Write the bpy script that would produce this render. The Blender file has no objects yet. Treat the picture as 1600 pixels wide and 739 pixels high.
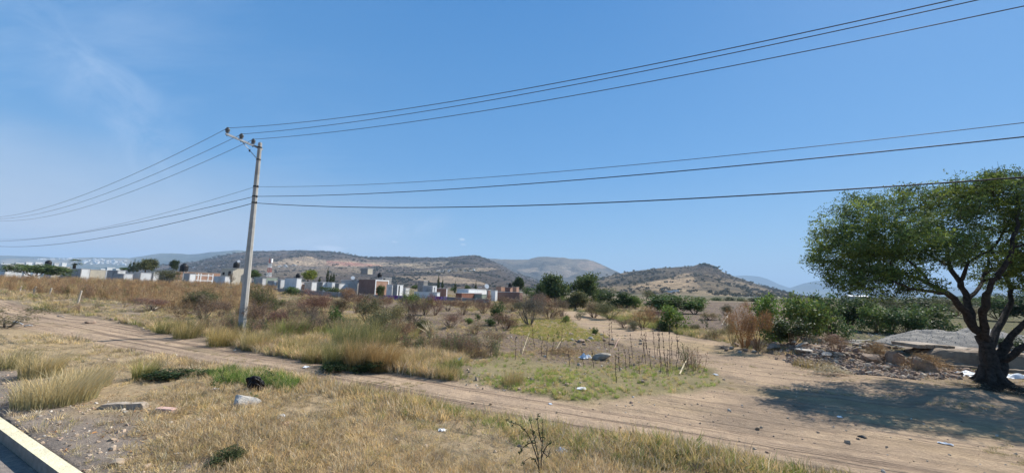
import bpy, math, random
import numpy as np
from mathutils import Vector, Matrix
from mathutils.bvhtree import BVHTree

SC = bpy.context.scene
COL = SC.collection
# ------------------------------------------------------------------ camera
F, CX, CY, CAMH = 600.0, 800.0, 369.5, 2.4
PITCH, ROLL = math.atan(82.5 / 600), math.radians(1.43)
_f = np.array([0, math.cos(PITCH), math.sin(PITCH)])
_r0 = np.array([1.0, 0, 0]); _u0 = np.array([0, -math.sin(PITCH), math.cos(PITCH)])
RIGHT = math.cos(ROLL) * _r0 + math.sin(ROLL) * _u0
UP = -math.sin(ROLL) * _r0 + math.cos(ROLL) * _u0
FWD = _f
CAM = np.array([0, 0, CAMH])
cd = bpy.data.cameras.new('camera'); cam = bpy.data.objects.new('camera', cd); COL.objects.link(cam)
cd.sensor_width = 36; cd.lens = F / 1600 * 36; cd.clip_start = 0.1; cd.clip_end = 60000
M = Matrix(((RIGHT[0], UP[0], -FWD[0], 0), (RIGHT[1], UP[1], -FWD[1], 0), (RIGHT[2], UP[2], -FWD[2], CAMH), (0, 0, 0, 1)))
cam.matrix_world = M
SC.camera = cam
# ------------------------------------------------------------------ light
SUN_AZ, SUN_EL = math.radians(37), math.radians(43)      # azimuth from +X towards +Y
SUNDIR = Vector((math.cos(SUN_AZ) * math.cos(SUN_EL), math.sin(SUN_AZ) * math.cos(SUN_EL), math.sin(SUN_EL)))
sd = bpy.data.lights.new('sun', 'SUN'); sd.energy = 5.0; sd.angle = math.radians(0.53); sd.color = (1, 0.955, 0.88)
sun = bpy.data.objects.new('sun', sd); COL.objects.link(sun)
sun.rotation_euler = SUNDIR.to_track_quat('Z', 'Y').to_euler()
SC.view_settings.view_transform = 'Standard'; SC.view_settings.look = 'None'
SC.view_settings.exposure = 0.82; SC.view_settings.gamma = 1.0
SC.cycles.max_bounces = 6; SC.cycles.transparent_max_bounces = 4; SC.cycles.volume_bounces = 0
w = bpy.data.worlds.new('World'); SC.world = w; w.use_nodes = True
nt = w.node_tree; N = nt.nodes; L = nt.links; N.clear()
def wn(t, **k):
    n = N.new(t)
    for a, b in k.items(): setattr(n, a, b)
    return n
def wmath(op, a, b=None, c=None, clamp=False):
    n = wn('ShaderNodeMath', operation=op); n.use_clamp = clamp
    for i, v in enumerate((a, b, c)):
        if v is None: continue
        if isinstance(v, (int, float)): n.inputs[i].default_value = v
        else: L.new(v, n.inputs[i])
    return n.outputs[0]
sky = wn('ShaderNodeTexSky', sky_type='NISHITA'); sky.sun_disc = False
sky.sun_elevation = SUN_EL; sky.sun_rotation = math.pi / 2 - SUN_AZ
sky.altitude = 0; sky.air_density = 1.0; sky.dust_density = 0.25; sky.ozone_density = 3.2
tc = wn('ShaderNodeTexCoord'); sep = wn('ShaderNodeSeparateXYZ'); L.new(tc.outputs['Generated'], sep.inputs[0])
X, Y, Z = sep.outputs
# cirrus, stretched streaks on the left, thin smoky bank low on the left
zz = wmath('ADD', wmath('MAXIMUM', Z, 0.0), 0.12)
cmb = wn('ShaderNodeCombineXYZ'); L.new(wmath('DIVIDE', X, zz), cmb.inputs[0]); L.new(wmath('DIVIDE', Y, zz), cmb.inputs[1])
mp = wn('ShaderNodeMapping'); mp.inputs['Rotation'].default_value = (0, 0, math.radians(38)); mp.inputs['Scale'].default_value = (0.55, 1.9, 1)
L.new(cmb.outputs[0], mp.inputs[0])
n1 = wn('ShaderNodeTexNoise'); n1.inputs['Scale'].default_value = 1.3; n1.inputs['Detail'].default_value = 9; n1.inputs['Roughness'].default_value = 0.62; n1.inputs['Distortion'].default_value = 0.5
L.new(mp.outputs[0], n1.inputs['Vector'])
n2 = wn('ShaderNodeTexNoise'); n2.inputs['Scale'].default_value = 0.55; n2.inputs['Detail'].default_value = 3
L.new(cmb.outputs[0], n2.inputs['Vector'])
leftw = wmath('MULTIPLY', wmath('SUBTRACT', -0.05, X), 1.6, clamp=True)          # grows to the left
ci = wmath('MULTIPLY', wmath('SUBTRACT', n1.outputs[0], 0.47), 3.2, clamp=True)
ci = wmath('MULTIPLY', ci, wmath('MULTIPLY', wmath('SUBTRACT', n2.outputs[0], 0.38), 4.0, clamp=True))
ci = wmath('MULTIPLY', wmath('MULTIPLY', ci, leftw), 0.30, clamp=True)
def sdir(px, py): d = FWD * F + (px - CX) * RIGHT + (CY - py) * UP; return d / np.linalg.norm(d)
def streak(a, b, wd, k):
    da, db = sdir(*a), sdir(*b); nr = np.cross(da, db); nr = nr / np.linalg.norm(nr); vd = wn('ShaderNodeVectorMath', operation='DOT_PRODUCT'); L.new(tc.outputs['Generated'], vd.inputs[0]); vd.inputs[1].default_value = tuple(nr)
    md = (da + db) / np.linalg.norm(da + db); v2 = wn('ShaderNodeVectorMath', operation='DOT_PRODUCT'); L.new(tc.outputs['Generated'], v2.inputs[0]); v2.inputs[1].default_value = tuple(md); ch = float(da @ md)
    wob = wmath('MULTIPLY', wmath('SUBTRACT', n2.outputs[0], 0.5), 0.10)
    band = wmath('SUBTRACT', 1.0, wmath('DIVIDE', wmath('ABSOLUTE', wmath('ADD', vd.outputs['Value'], wob)), wd), clamp=True)
    ext = wmath('MULTIPLY', wmath('SUBTRACT', v2.outputs['Value'], ch * .985), 1 / (1 - ch * .985) * 1.6, clamp=True)
    nz = wmath('MULTIPLY', wmath('SUBTRACT', n3.outputs[0], 0.34), 2.6, clamp=True)
    return wmath('MULTIPLY', wmath('MULTIPLY', wmath('MULTIPLY', band, ext), nz), k)
n3 = wn('ShaderNodeTexNoise'); n3.inputs['Scale'].default_value = 9; n3.inputs['Detail'].default_value = 8; n3.inputs['Roughness'].default_value = .65; n3.inputs['Distortion'].default_value = .8; L.new(tc.outputs['Generated'], n3.inputs['Vector'])
ci = wmath('MAXIMUM', ci, streak((-10, 0), (150, 120), 0.055, 0.42)); ci = wmath('MAXIMUM', ci, streak((120, 120), (250, 240), 0.075, 0.40)); ci = wmath('MAXIMUM', ci, streak((470, 385), (660, 350), 0.03, 0.35))
bank = wmath('MULTIPLY', wmath('MULTIPLY', wmath('SUBTRACT', 0.26, Z), 4.2, clamp=True), wmath('MULTIPLY', wmath('SUBTRACT', -0.12, X), 2.0, clamp=True))
bank = wmath('MULTIPLY', bank, wmath('ADD', wmath('MULTIPLY', n2.outputs[0], 1.3), 0.52), clamp=True)
# small fair weather puffs low over the ridge
def puff(px, py, rx, ry):
    d = FWD * F + (px - CX) * RIGHT + (CY - py) * UP; d = d / np.linalg.norm(d)
    dx = wmath('DIVIDE', wmath('SUBTRACT', X, float(d[0])), rx); dz = wmath('DIVIDE', wmath('SUBTRACT', Z, float(d[2])), ry)
    r = wmath('ADD', wmath('MULTIPLY', dx, dx), wmath('MULTIPLY', dz, dz))
    nn = wn('ShaderNodeTexNoise'); nn.inputs['Scale'].default_value = 60; nn.inputs['Detail'].default_value = 5; L.new(tc.outputs['Generated'], nn.inputs['Vector'])
    q = wmath('SUBTRACT', wmath('ADD', 0.45, nn.outputs[0]), r)
    return wmath('MULTIPLY', wmath('MULTIPLY', q, 1.2, clamp=True), wmath('GREATER_THAN', Y, 0.0))
pf = wmath('MAXIMUM', wmath('MULTIPLY', puff(515, 388, 0.038, 0.008), 0.5), wmath('MULTIPLY', puff(722, 374, 0.010, 0.0045), 0.6))
pf = wmath('MAXIMUM', pf, wmath('MULTIPLY', puff(724, 382, 0.009, 0.0035), 0.4)); pf = wmath('MAXIMUM', pf, wmath('MULTIPLY', puff(617, 378, 0.010, 0.0035), 0.4))
def wmix(fac, a, col):
    m = wn('ShaderNodeMix', data_type='RGBA'); L.new(fac, m.inputs[0]); L.new(a, m.inputs[6]); m.inputs[7].default_value = (*col, 1); return m.outputs[2]
gam = wn('ShaderNodeHueSaturation'); gam.inputs['Saturation'].default_value = 1.28; gam.inputs['Hue'].default_value = 0.5; L.new(sky.outputs[0], gam.inputs['Color'])
gz = wn('ShaderNodeValToRGB'); e_ = gz.color_ramp.elements; e_[0].position = 0.0; e_[0].color = (1.8, 3.4, 4.9, 1); e_[1].position = 0.75; e_[1].color = (0.26, 1.48, 3.9, 1)
q_ = gz.color_ramp.elements.new(0.30); q_.color = (0.66, 2.25, 4.7, 1); L.new(wmath('MAXIMUM', Z, 0.0), gz.inputs[0])
mg = wn('ShaderNodeMix', data_type='RGBA'); mg.inputs[0].default_value = 0.8; L.new(gam.outputs[0], mg.inputs[6]); L.new(gz.outputs[0], mg.inputs[7])
c = wmix(bank, mg.outputs[2], (4.1, 4.3, 4.75))
c = wmix(ci, c, (5.2, 6.0, 7.2))
c = wmix(pf, c, (6.8, 7.2, 7.8))
bg = wn('ShaderNodeBackground'); L.new(c, bg.inputs[0]); bg.inputs[1].default_value = 0.086
out = wn('ShaderNodeOutputWorld'); L.new(bg.outputs[0], out.inputs[0])

# ------------------------------------------------------------------ helpers
rng = np.random.default_rng(7); random.seed(7)
D2 = np.array([-0.882, 0.471])          # along the dirt track, away to the left
N2 = np.array([0.471, 0.882])           # across it, away from the paved road
def ray(px, py): return FWD * F + (px - CX) * RIGHT + (CY - py) * UP
def at_depth(px, py, y):
    d = ray(px, py); return CAM + d * (y / d[1])
def project(P):
    P = np.asarray(P, float); q = P - CAM
    f = q @ FWD; f = np.where(np.abs(f) < 1e-6, 1e-6, f)
    return CX + F * (q @ RIGHT) / f, CY - F * (q @ UP) / f, f
def sstep(a, b, x):
    t = np.clip((x - a) / (b - a), 0, 1); return t * t * (3 - 2 * t)
_perm = np.random.default_rng(3).random((256, 256))
def vnoise(x, y):
    xi = np.floor(x).astype(int); yi = np.floor(y).astype(int); fx = x - xi; fy = y - yi
    fx = fx * fx * (3 - 2 * fx); fy = fy * fy * (3 - 2 * fy)
    a = _perm[xi & 255, yi & 255]; b = _perm[(xi + 1) & 255, yi & 255]; c = _perm[xi & 255, (yi + 1) & 255]; d = _perm[(xi + 1) & 255, (yi + 1) & 255]
    return (a * (1 - fx) + b * fx) * (1 - fy) + (c * (1 - fx) + d * fx) * fy
def fbm(x, y, s=1.0, o=4, seed=0):
    v = 0; a = 0.5; t = 0
    for i in range(o):
        v = v + a * vnoise(x / s + seed * 17.3 + i * 31.7, y / s - seed * 9.1 + i * 11.3); t += a; s *= 0.5; a *= 0.5
    return v / t * 2 - 1
def inpoly(px, py, poly):
    px = np.asarray(px, float); py = np.asarray(py, float); r = np.zeros(px.shape, bool); n = len(poly)
    for i in range(n):
        x1, y1 = poly[i]; x2, y2 = poly[(i + 1) % n]
        if y1 == y2: continue
        c = ((y1 > py) != (y2 > py)) & (px < (x2 - x1) * (py - y1) / (y2 - y1) + x1); r ^= c
    return r
TRACK = [(-270, 436), (-100, 460), (0, 477), (150, 499), (250, 521), (377, 547), (500, 567), (600, 580), (750, 598), (860, 618), (1000, 642), (1200, 676), (1600, 745), (2400, 900),
         (2400, 1080), (1280, 741), (1100, 701), (900, 667), (700, 633), (480, 592), (300, 561), (150, 534), (0, 508), (-260, 447)]
CLEAR = [(862, 622), (960, 622), (1060, 612), (1140, 600), (1120, 575), (1040, 556), (965, 533), (913, 510), (880, 492), (878, 486), (908, 486), (992, 509), (1104, 533), (1190, 554), (1290, 570), (1420, 588),
         (1600, 628), (2400, 700), (2400, 900), (1600, 745), (1200, 676), (1000, 642)]
DARK = [(560, 470), (700, 478), (800, 497), (900, 503), (1000, 528), (1075, 562), (1060, 583), (940, 574), (800, 560), (700, 540), (640, 505)]
PLOUGH = [(1000, 470), (1290, 474), (1290, 500), (1180, 520), (1100, 520), (1040, 505)]
GREEN = [(760, 555), (860, 562), (950, 572), (1040, 568), (1115, 572), (1150, 592), (1090, 612), (1000, 622), (900, 624), (840, 616), (740, 600), (735, 575)]
YELLOW = [(790, 500), (880, 500), (960, 515), (930, 532), (860, 535), (800, 520)]
RUB = [(1215, 520), (1420, 514), (1560, 545), (1600, 575), (1420, 590), (1290, 575), (1190, 556)]
def uv2(P): return P[..., 0] * D2[0] + P[..., 1] * D2[1], P[..., 0] * N2[0] + P[..., 1] * N2[1]
def zone(P, poly, jit=0.35, k=4):
    r = 0
    sc = jit * (0.55 + 0.025 * np.hypot(P[:, 0], P[:, 1]))
    for i in range(k):
        Q = np.zeros((len(P), 3)); Q[:, 0] = P[:, 0] + sc * fbm(P[:, 0], P[:, 1], 1.7 + i * .6, 4, 5 + i) * 2; Q[:, 1] = P[:, 1] + sc * fbm(P[:, 0], P[:, 1], 1.7 + i * .6, 4, 25 + i) * 2
        px, py, f = project(Q); r = r + (inpoly(px, py, poly) & (f > 0.3))
    return r / k
KERB_V = 2.05
def height(x, y, detail=True):
    x = np.asarray(x, float); y = np.asarray(y, float)
    P = np.stack([x, y], -1); u, v = uv2(P); r = np.hypot(x, y)
    z = 1.55 * sstep(-24, -72, x) * sstep(14, 40, y) * sstep(900, 150, r)
    k = sstep(2.2, 5, v)
    z = z + k * 0.10 * fbm(x, y, 6, 3, 2) * sstep(3, 10, r)
    z = z + sstep(9.5, 14, v) * 0.16 * fbm(x, y, 3.1, 3, 4)
    tv = 6.2 + 2.6 + 0.02 * np.abs(u - 4)                                     # track centre roughly
    z = z + 0.12 * np.exp(-((v - 10.2 + .02 * u) / 0.7) ** 2) * sstep(-1, 5, u) * (0.6 + 0.6 * fbm(x, y, 1.5, 2, 6))
    tc_ = 7.85 - 0.035 * u
    z = z - 0.035 * np.exp(-((v - tc_ + .75) / 0.28) ** 2) - 0.035 * np.exp(-((v - tc_ - .75) / 0.28) ** 2)
    z = z + (.34 + .12 * fbm(x, y, .8, 3, 66)) * sstep(11.4, 13.4, x) * sstep(18.6, 17.4, x) * sstep(15.1, 16.4, y + .35 * fbm(x, y, 1.3, 3, 67)) * sstep(19.5, 17.6, y)
    z = np.where(v < KERB_V + 0.02, -0.42, z - 0.012)
    return z
def at(px, py):
    d = ray(px, py); d = d / d[1]; ys = np.geomspace(2.5, 600, 1500)
    X_ = CAM[0] + d[0] * ys; Z_ = CAM[2] + d[2] * ys; H_ = height(X_, ys); k = np.argmax(Z_ <= H_)
    if not (Z_ <= H_).any(): k = len(ys) - 1
    y = ys[k]; return np.array([d[0] * y, y, float(H_[k])])

def np_mesh(name, V, faces, mats=(), cols=None, mi=None, smooth=False):
    """faces: list of int arrays each (n,k)"""
    me = bpy.data.meshes.new(name); V = np.asarray(V, np.float32)
    if isinstance(faces, np.ndarray): faces = [faces]
    faces = [np.asarray(f, np.int32) for f in faces if len(f)]
    loops = np.concatenate([f.ravel() for f in faces]); cnt = np.concatenate([np.full(len(f), f.shape[1], np.int32) for f in faces])
    me.vertices.add(len(V)); me.vertices.foreach_set('co', V.ravel())
    me.loops.add(len(loops)); me.loops.foreach_set('vertex_index', loops)
    me.polygons.add(len(cnt)); st = np.zeros(len(cnt), np.int32); st[1:] = np.cumsum(cnt)[:-1]
    me.polygons.foreach_set('loop_start', st); me.polygons.foreach_set('loop_total', cnt)
    if mi is not None: me.polygons.foreach_set('material_index', np.asarray(mi, np.int32))
    me.polygons.foreach_set('use_smooth', np.full(len(cnt), smooth))
    me.update(calc_edges=True)
    for m in mats: me.materials.append(m)
    if cols is not None:
        a = me.color_attributes.new('Col', 'FLOAT_COLOR', 'POINT'); c = np.ones((len(V), 4), np.float32); cols = np.asarray(cols); c[:, :cols.shape[1]] = cols
        a.data.foreach_set('color', c.ravel())
    return me
def link(name, me, parent=None, loc=None):
    o = bpy.data.objects.new(name, me); COL.objects.link(o)
    if parent is not None: o.parent = parent
    if loc is not None: o.location = loc
    return o
def empty(name, loc=(0, 0, 0), rz=0.0):
    o = bpy.data.objects.new(name, None); COL.objects.link(o); o.location = loc; o.rotation_euler = (0, 0, rz); o.empty_display_size = .2
    return o
def tag(o, label=None, cat=None, group=None, kind=None):
    if label: o['label'] = label
    if cat: o['category'] = cat
    if group: o['group'] = group
    if kind: o['kind'] = kind
    return o
class MB:
    """collects simple solids into one mesh"""
    def __init__(s): s.V = []; s.F = {}; s.n = 0
    def add(s, V, Fs):
        V = np.asarray(V, float); s.V.append(V)
        for f in Fs:
            f = np.asarray(f) + s.n
            s.F.setdefault(len(f), []).append(f)
        s.n += len(V); return s
    def box(s, a, b, R=None, o=None):
        (x0, y0, z0), (x1, y1, z1) = a, b
        V = np.array([(x0, y0, z0), (x1, y0, z0), (x1, y1, z0), (x0, y1, z0), (x0, y0, z1), (x1, y0, z1), (x1, y1, z1), (x0, y1, z1)], float)
        if R is not None: V = V @ np.asarray(R).T
        if o is not None: V = V + np.asarray(o)
        return s.add(V, [(0, 3, 2, 1), (4, 5, 6, 7), (0, 1, 5, 4), (1, 2, 6, 5), (2, 3, 7, 6), (3, 0, 4, 7)])
    def tube(s, pts, rad, sides=8, cap=True):
        V, Fq = tube(pts, rad, sides); n = len(V); s.add(V, list(Fq))
        if cap:
            s.F.setdefault(sides, []).append(np.arange(sides)[::-1] + s.n - n); s.F[sides].append(np.arange(sides) + s.n - sides)
        return s
    def lathe(s, prof, c=(0, 0, 0), sides=16):
        pts = [(c[0], c[1], c[2] + z) for r, z in prof]; return s.tube(pts, [max(r, 1e-3) for r, z in prof], sides)
    def build(s, name, mat, parent=None, loc=None, smooth=False, cols=None):
        V = np.concatenate(s.V); me = np_mesh(name, V, [np.array(f) for f in s.F.values()], [mat] if mat else [], cols, smooth=smooth)
        return link(name, me, parent, loc)
def tube(pts, rad, sides=6):
    P = np.asarray(pts, float); R = np.broadcast_to(np.asarray(rad, float), (len(P),)); n = len(P)
    T = np.gradient(P, axis=0); T /= np.linalg.norm(T, axis=1)[:, None] + 1e-9
    ref = np.array([0, 0, 1.0]) if abs(T[0][2]) < 0.9 else np.array([1.0, 0, 0])
    A = np.cross(T, ref); A /= np.linalg.norm(A, axis=1)[:, None] + 1e-9; B = np.cross(T, A)
    a = np.arange(sides) / sides * 2 * np.pi
    V = P[:, None, :] + R[:, None, None] * (np.cos(a)[None, :, None] * A[:, None, :] + np.sin(a)[None, :, None] * B[:, None, :])
    i = np.arange(n - 1)[:, None] * sides; j = np.arange(sides)[None, :]; k = (j + 1) % sides
    Fq = np.stack([i + k, i + j, i + sides + j, i + sides + k], -1).reshape(-1, 4)
    return V.reshape(-1, 3), Fq

# ------------------------------------------------------------------ materials
def newmat(name):
    m = bpy.data.materials.new(name); m.use_nodes = True; t = m.node_tree; b = t.nodes['Principled BSDF']; b.inputs['Specular IOR Level'].default_value = 0.2
    return m, t, b
def nn(t, typ, **k):
    n = t.nodes.new(typ)
    for a, b in k.items():
        if a in n.inputs: n.inputs[a].default_value = b
        else: setattr(n, a, b)
    return n
def mixc(t, fac, a, b, mode='MIX'):
    m = nn(t, 'ShaderNodeMix', data_type='RGBA', blend_type=mode)
    for i, v in ((0, fac), (6, a), (7, b)):
        if hasattr(v, 'is_output'): t.links.new(v, m.inputs[i])
        elif isinstance(v, (int, float)): m.inputs[i].default_value = v
        else: m.inputs[i].default_value = (*v, 1)
    return m.outputs[2]
def noise(t, scale, detail=5, rough=0.6, vec=None, dist=0.0):
    n = nn(t, 'ShaderNodeTexNoise', Scale=scale, Detail=detail, Roughness=rough, Distortion=dist)
    if vec is not None: t.links.new(vec, n.inputs['Vector'])
    return n.outputs[0]
def ramp(t, fac, a, b):
    n = nn(t, 'ShaderNodeMapRange'); t.links.new(fac, n.inputs[0]); n.inputs[1].default_value = a; n.inputs[2].default_value = b; return n.outputs[0]
def mat_basic(name, c1, c2, scale=3.0, rough=0.9, bump=0.3, dirt=None, detail=6, bscale=None, world=False, metal=0.0):
    m, t, b = newmat(name)
    co = t.nodes.new('ShaderNodeNewGeometry').outputs['Position'] if world else t.nodes.new('ShaderNodeTexCoord').outputs['Object']
    f = ramp(t, noise(t, scale, detail, vec=co), 0.32, 0.68); c = mixc(t, f, c1, c2)
    if dirt:
        g = ramp(t, noise(t, scale * 0.27, 5, 0.7, vec=co, dist=0.6), 0.52, 0.72); c = mixc(t, g, c, dirt)
    t.links.new(c, b.inputs['Base Color']); b.inputs['Roughness'].default_value = rough; b.inputs['Metallic'].default_value = metal
    if bump:
        bp = nn(t, 'ShaderNodeBump', Strength=bump, Distance=0.02); t.links.new(noise(t, bscale or scale * 6, 4, vec=co), bp.inputs['Height']); t.links.new(bp.outputs[0], b.inputs['Normal'])
    return m
def mat_leaf(name, trans=0.3, inst=False, rough=0.7, gloss=0.15):
    m, t, b = newmat(name)
    a = nn(t, 'ShaderNodeAttribute', attribute_name='Col')
    if inst:
        q = nn(t, 'ShaderNodeAttribute', attribute_name='tint', attribute_type='INSTANCER'); c = mixc(t, 1.0, a.outputs['Color'], q.outputs['Color'], 'MULTIPLY')
    else:
        q = nn(t, 'ShaderNodeObjectInfo'); c = mixc(t, 1.0, a.outputs['Color'], q.outputs['Color'], 'MULTIPLY')
    t.links.new(c, b.inputs['Base Color']); b.inputs['Roughness'].default_value = rough; b.inputs['Specular IOR Level'].default_value = gloss
    tr = nn(t, 'ShaderNodeBsdfTranslucent'); t.links.new(c, tr.inputs[0]); mx = nn(t, 'ShaderNodeMixShader'); mx.inputs[0].default_value = trans
    t.links.new(b.outputs[0], mx.inputs[1]); t.links.new(tr.outputs[0], mx.inputs[2]); t.links.new(mx.outputs[0], t.nodes['Material Output'].inputs[0])
    return m
M_leaf = mat_leaf('leaf'); M_gloss = mat_leaf('glossy_leaf', 0.3, rough=0.6, gloss=0.22); M_grass = mat_leaf('grass_blade', 0.35, inst=True); M_twig = mat_leaf('twig', 0.0)
M_stoneinst = mat_leaf('loose_stone', 0.0, inst=True, rough=0.95, gloss=0.1)
M_bark = mat_basic('bark', (0.018, 0.015, 0.013), (0.07, 0.057, 0.047), 12, 0.95, 1.0, bscale=26)
M_conc = mat_basic('pole_concrete', (0.32, 0.305, 0.275), (0.46, 0.44, 0.40), 1.6, 0.9, 0.35, dirt=(0.22, 0.20, 0.175), bscale=30)
M_kerb = mat_basic('kerb_paint', (0.62, 0.55, 0.36), (0.72, 0.66, 0.46), 4, 0.85, 0.8, dirt=(0.36, 0.30, 0.21), bscale=40, world=True)
M_kerbside = mat_basic('kerb_shadow_side', (0.20, 0.18, 0.15), (0.30, 0.27, 0.23), 6, 0.95, 0.6, world=True)  # side faces darker than the top: their shadow is put into the colour
M_asph = mat_basic('asphalt', (0.16, 0.135, 0.12), (0.26, 0.22, 0.19), 14, 0.95, 0.8, dirt=(0.33, 0.27, 0.21), bscale=70, world=True)
M_steel = mat_basic('galvanised_steel', (0.28, 0.29, 0.30), (0.42, 0.43, 0.43), 12, 0.55, 0.1, metal=0.4)
M_iron = mat_basic('dark_iron', (0.03, 0.03, 0.03), (0.08, 0.07, 0.06), 12, 0.6, 0.1)
M_porc = mat_basic('porcelain', (0.10, 0.11, 0.11), (0.20, 0.20, 0.19), 20, 0.25, 0.0)
M_wire = mat_basic('cable_black', (0.02, 0.02, 0.022), (0.035, 0.035, 0.035), 5, 0.6, 0.0)
M_wireal = mat_basic('cable_aluminium', (0.06, 0.06, 0.065), (0.10, 0.10, 0.11), 5, 0.55, 0.0)
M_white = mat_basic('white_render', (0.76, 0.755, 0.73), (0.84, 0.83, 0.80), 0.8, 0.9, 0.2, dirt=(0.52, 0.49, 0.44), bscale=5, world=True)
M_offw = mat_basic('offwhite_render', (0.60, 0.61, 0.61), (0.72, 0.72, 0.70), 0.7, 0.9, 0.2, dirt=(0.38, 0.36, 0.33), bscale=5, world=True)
M_grey = mat_basic('cement_and_shaded_render', (0.33, 0.32, 0.31), (0.43, 0.415, 0.40), 0.9, 0.95, 0.3, dirt=(0.22, 0.21, 0.20), bscale=5, world=True)  # plain cement, also shaded house fronts with the shade put into the tone
M_pane = mat_basic('window_pane', (0.02, 0.025, 0.03), (0.05, 0.055, 0.06), 2, 0.12, 0.0)
M_tank = mat_basic('black_plastic', (0.012, 0.012, 0.013), (0.03, 0.03, 0.03), 3, 0.5, 0.1)
M_red = mat_basic('red_paint', (0.45, 0.07, 0.05), (0.5, 0.12, 0.08), 3, 0.7, 0.0)
M_wpaint = mat_basic('white_paint', (0.74, 0.74, 0.73), (0.82, 0.82, 0.8), 3, 0.7, 0.0)
M_rust = mat_basic('brown_paint', (0.20, 0.09, 0.06), (0.28, 0.13, 0.09), 2, 0.8, 0.1)
M_greenr = mat_basic('green_grey_sheet', (0.22, 0.27, 0.22), (0.33, 0.37, 0.30), 2, 0.8, 0.1)
M_paper = mat_basic('white_paper', (0.74, 0.74, 0.74), (0.84, 0.84, 0.83), 20, 0.7, 0.2)
M_plastic = mat_basic('pale_plastic', (0.62, 0.66, 0.70), (0.78, 0.80, 0.82), 10, 0.3, 0.3)
M_bag = mat_basic('black_bag', (0.004, 0.004, 0.005), (0.010, 0.010, 0.011), 10, 0.45, 0.4)
M_tarp = mat_basic('white_tarp', (0.72, 0.76, 0.80), (0.82, 0.84, 0.86), 4, 0.5, 0.5)
M_rock = mat_basic('field_stone', (0.19, 0.135, 0.10), (0.36, 0.27, 0.20), 5, 0.95, 1.0, dirt=(0.30, 0.22, 0.16), bscale=22)
M_rockg = mat_basic('grey_stone', (0.24, 0.21, 0.17), (0.44, 0.39, 0.32), 5, 0.95, 1.0, bscale=22)
M_pink = mat_basic('pink_brick', (0.52, 0.33, 0.26), (0.62, 0.42, 0.34), 9, 0.95, 0.6)
M_slab = mat_basic('broken_concrete', (0.40, 0.36, 0.31), (0.56, 0.52, 0.45), 6, 0.95, 0.8, dirt=(0.30, 0.25, 0.2), bscale=25)
M_wood = mat_basic('weathered_wood', (0.42, 0.36, 0.28), (0.58, 0.51, 0.42), 8, 0.95, 0.6)
M_straw = mat_basic('straw_stick', (0.52, 0.42, 0.26), (0.64, 0.54, 0.36), 8, 0.95, 0.3)
M_gravel = mat_basic('gravel', (0.13, 0.12, 0.105), (0.31, 0.285, 0.25), 26, 0.95, 1.0, bscale=40)
def mat_brick(name, c1, c2, mortar, bw=0.26, bh=0.14):
    m, t, b = newmat(name); co = t.nodes.new('ShaderNodeTexCoord').outputs['Object']; s = t.nodes.new('ShaderNodeSeparateXYZ'); t.links.new(co, s.inputs[0])
    ad = nn(t, 'ShaderNodeMath', operation='ADD'); t.links.new(s.outputs[0], ad.inputs[0]); t.links.new(s.outputs[1], ad.inputs[1])
    cb = t.nodes.new('ShaderNodeCombineXYZ'); t.links.new(ad.outputs[0], cb.inputs[0]); t.links.new(s.outputs[2], cb.inputs[1])
    br = nn(t, 'ShaderNodeTexBrick', Scale=1.0); br.inputs['Brick Width'].default_value = bw; br.inputs['Row Height'].default_value = bh; br.inputs['Mortar Size'].default_value = 0.015
    t.links.new(cb.outputs[0], br.inputs['Vector']); br.inputs['Color1'].default_value = (*c1, 1); br.inputs['Color2'].default_value = (*c2, 1); br.inputs['Mortar'].default_value = (*mortar, 1)
    c = mixc(t, ramp(t, noise(t, 0.9, 5, vec=co), 0.45, 0.8), br.outputs['Color'], tuple(x * 0.72 for x in c1)); t.links.new(c, b.inputs['Base Color']); b.inputs['Roughness'].default_value = 0.95
    return m
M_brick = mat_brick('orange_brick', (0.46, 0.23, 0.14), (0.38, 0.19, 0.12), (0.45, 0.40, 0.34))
M_brickd = mat_brick('red_and_shaded_brick', (0.26, 0.13, 0.10), (0.21, 0.11, 0.085), (0.28, 0.24, 0.21))  # brown brick, also shaded faces of orange brick with shade in the colour
M_block = mat_brick('cream_block', (0.62, 0.55, 0.43), (0.56, 0.50, 0.39), (0.38, 0.35, 0.30), 0.40, 0.20)
M_blockg = mat_brick('grey_block', (0.25, 0.245, 0.235), (0.31, 0.30, 0.285), (0.33, 0.32, 0.30), 0.40, 0.20)
def mat_graffiti():
    m, t, b = newmat('graffiti_wall'); co = t.nodes.new('ShaderNodeTexCoord').outputs['Object']
    s = t.nodes.new('ShaderNodeSeparateXYZ'); t.links.new(co, s.inputs[0])
    w_ = nn(t, 'ShaderNodeTexNoise', Scale=0.9, Detail=2.0, Distortion=1.5); t.links.new(co, w_.inputs['Vector'])
    base = mixc(t, ramp(t, noise(t, 1.2, 5, vec=co), .35, .65), (0.16, 0.155, 0.16), (0.26, 0.25, 0.25))
    inp = nn(t, 'ShaderNodeMath', operation='COMPARE'); t.links.new(s.outputs[0], inp.inputs[0]); inp.inputs[1].default_value = -5.2; inp.inputs[2].default_value = 2.4
    pur = mixc(t, ramp(t, w_.outputs[0], 0.47, 0.53), (0.20, 0.07, 0.24), (0.34, 0.25, 0.42))
    c = mixc(t, inp.outputs[0], base, pur)
    in2 = nn(t, 'ShaderNodeMath', operation='COMPARE'); t.links.new(s.outputs[0], in2.inputs[0]); in2.inputs[1].default_value = -10.5; in2.inputs[2].default_value = 2.3
    gw = ramp(t, noise(t, 1.6, 2, vec=co, dist=2.5), 0.52, 0.56); f = nn(t, 'ShaderNodeMath', operation='MULTIPLY'); t.links.new(gw, f.inputs[0]); t.links.new(in2.outputs[0], f.inputs[1])
    c = mixc(t, f.outputs[0], c, (0.42, 0.43, 0.48)); t.links.new(c, b.inputs['Base Color']); b.inputs['Roughness'].default_value = 0.9
    return m
M_graf = mat_graffiti()

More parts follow.
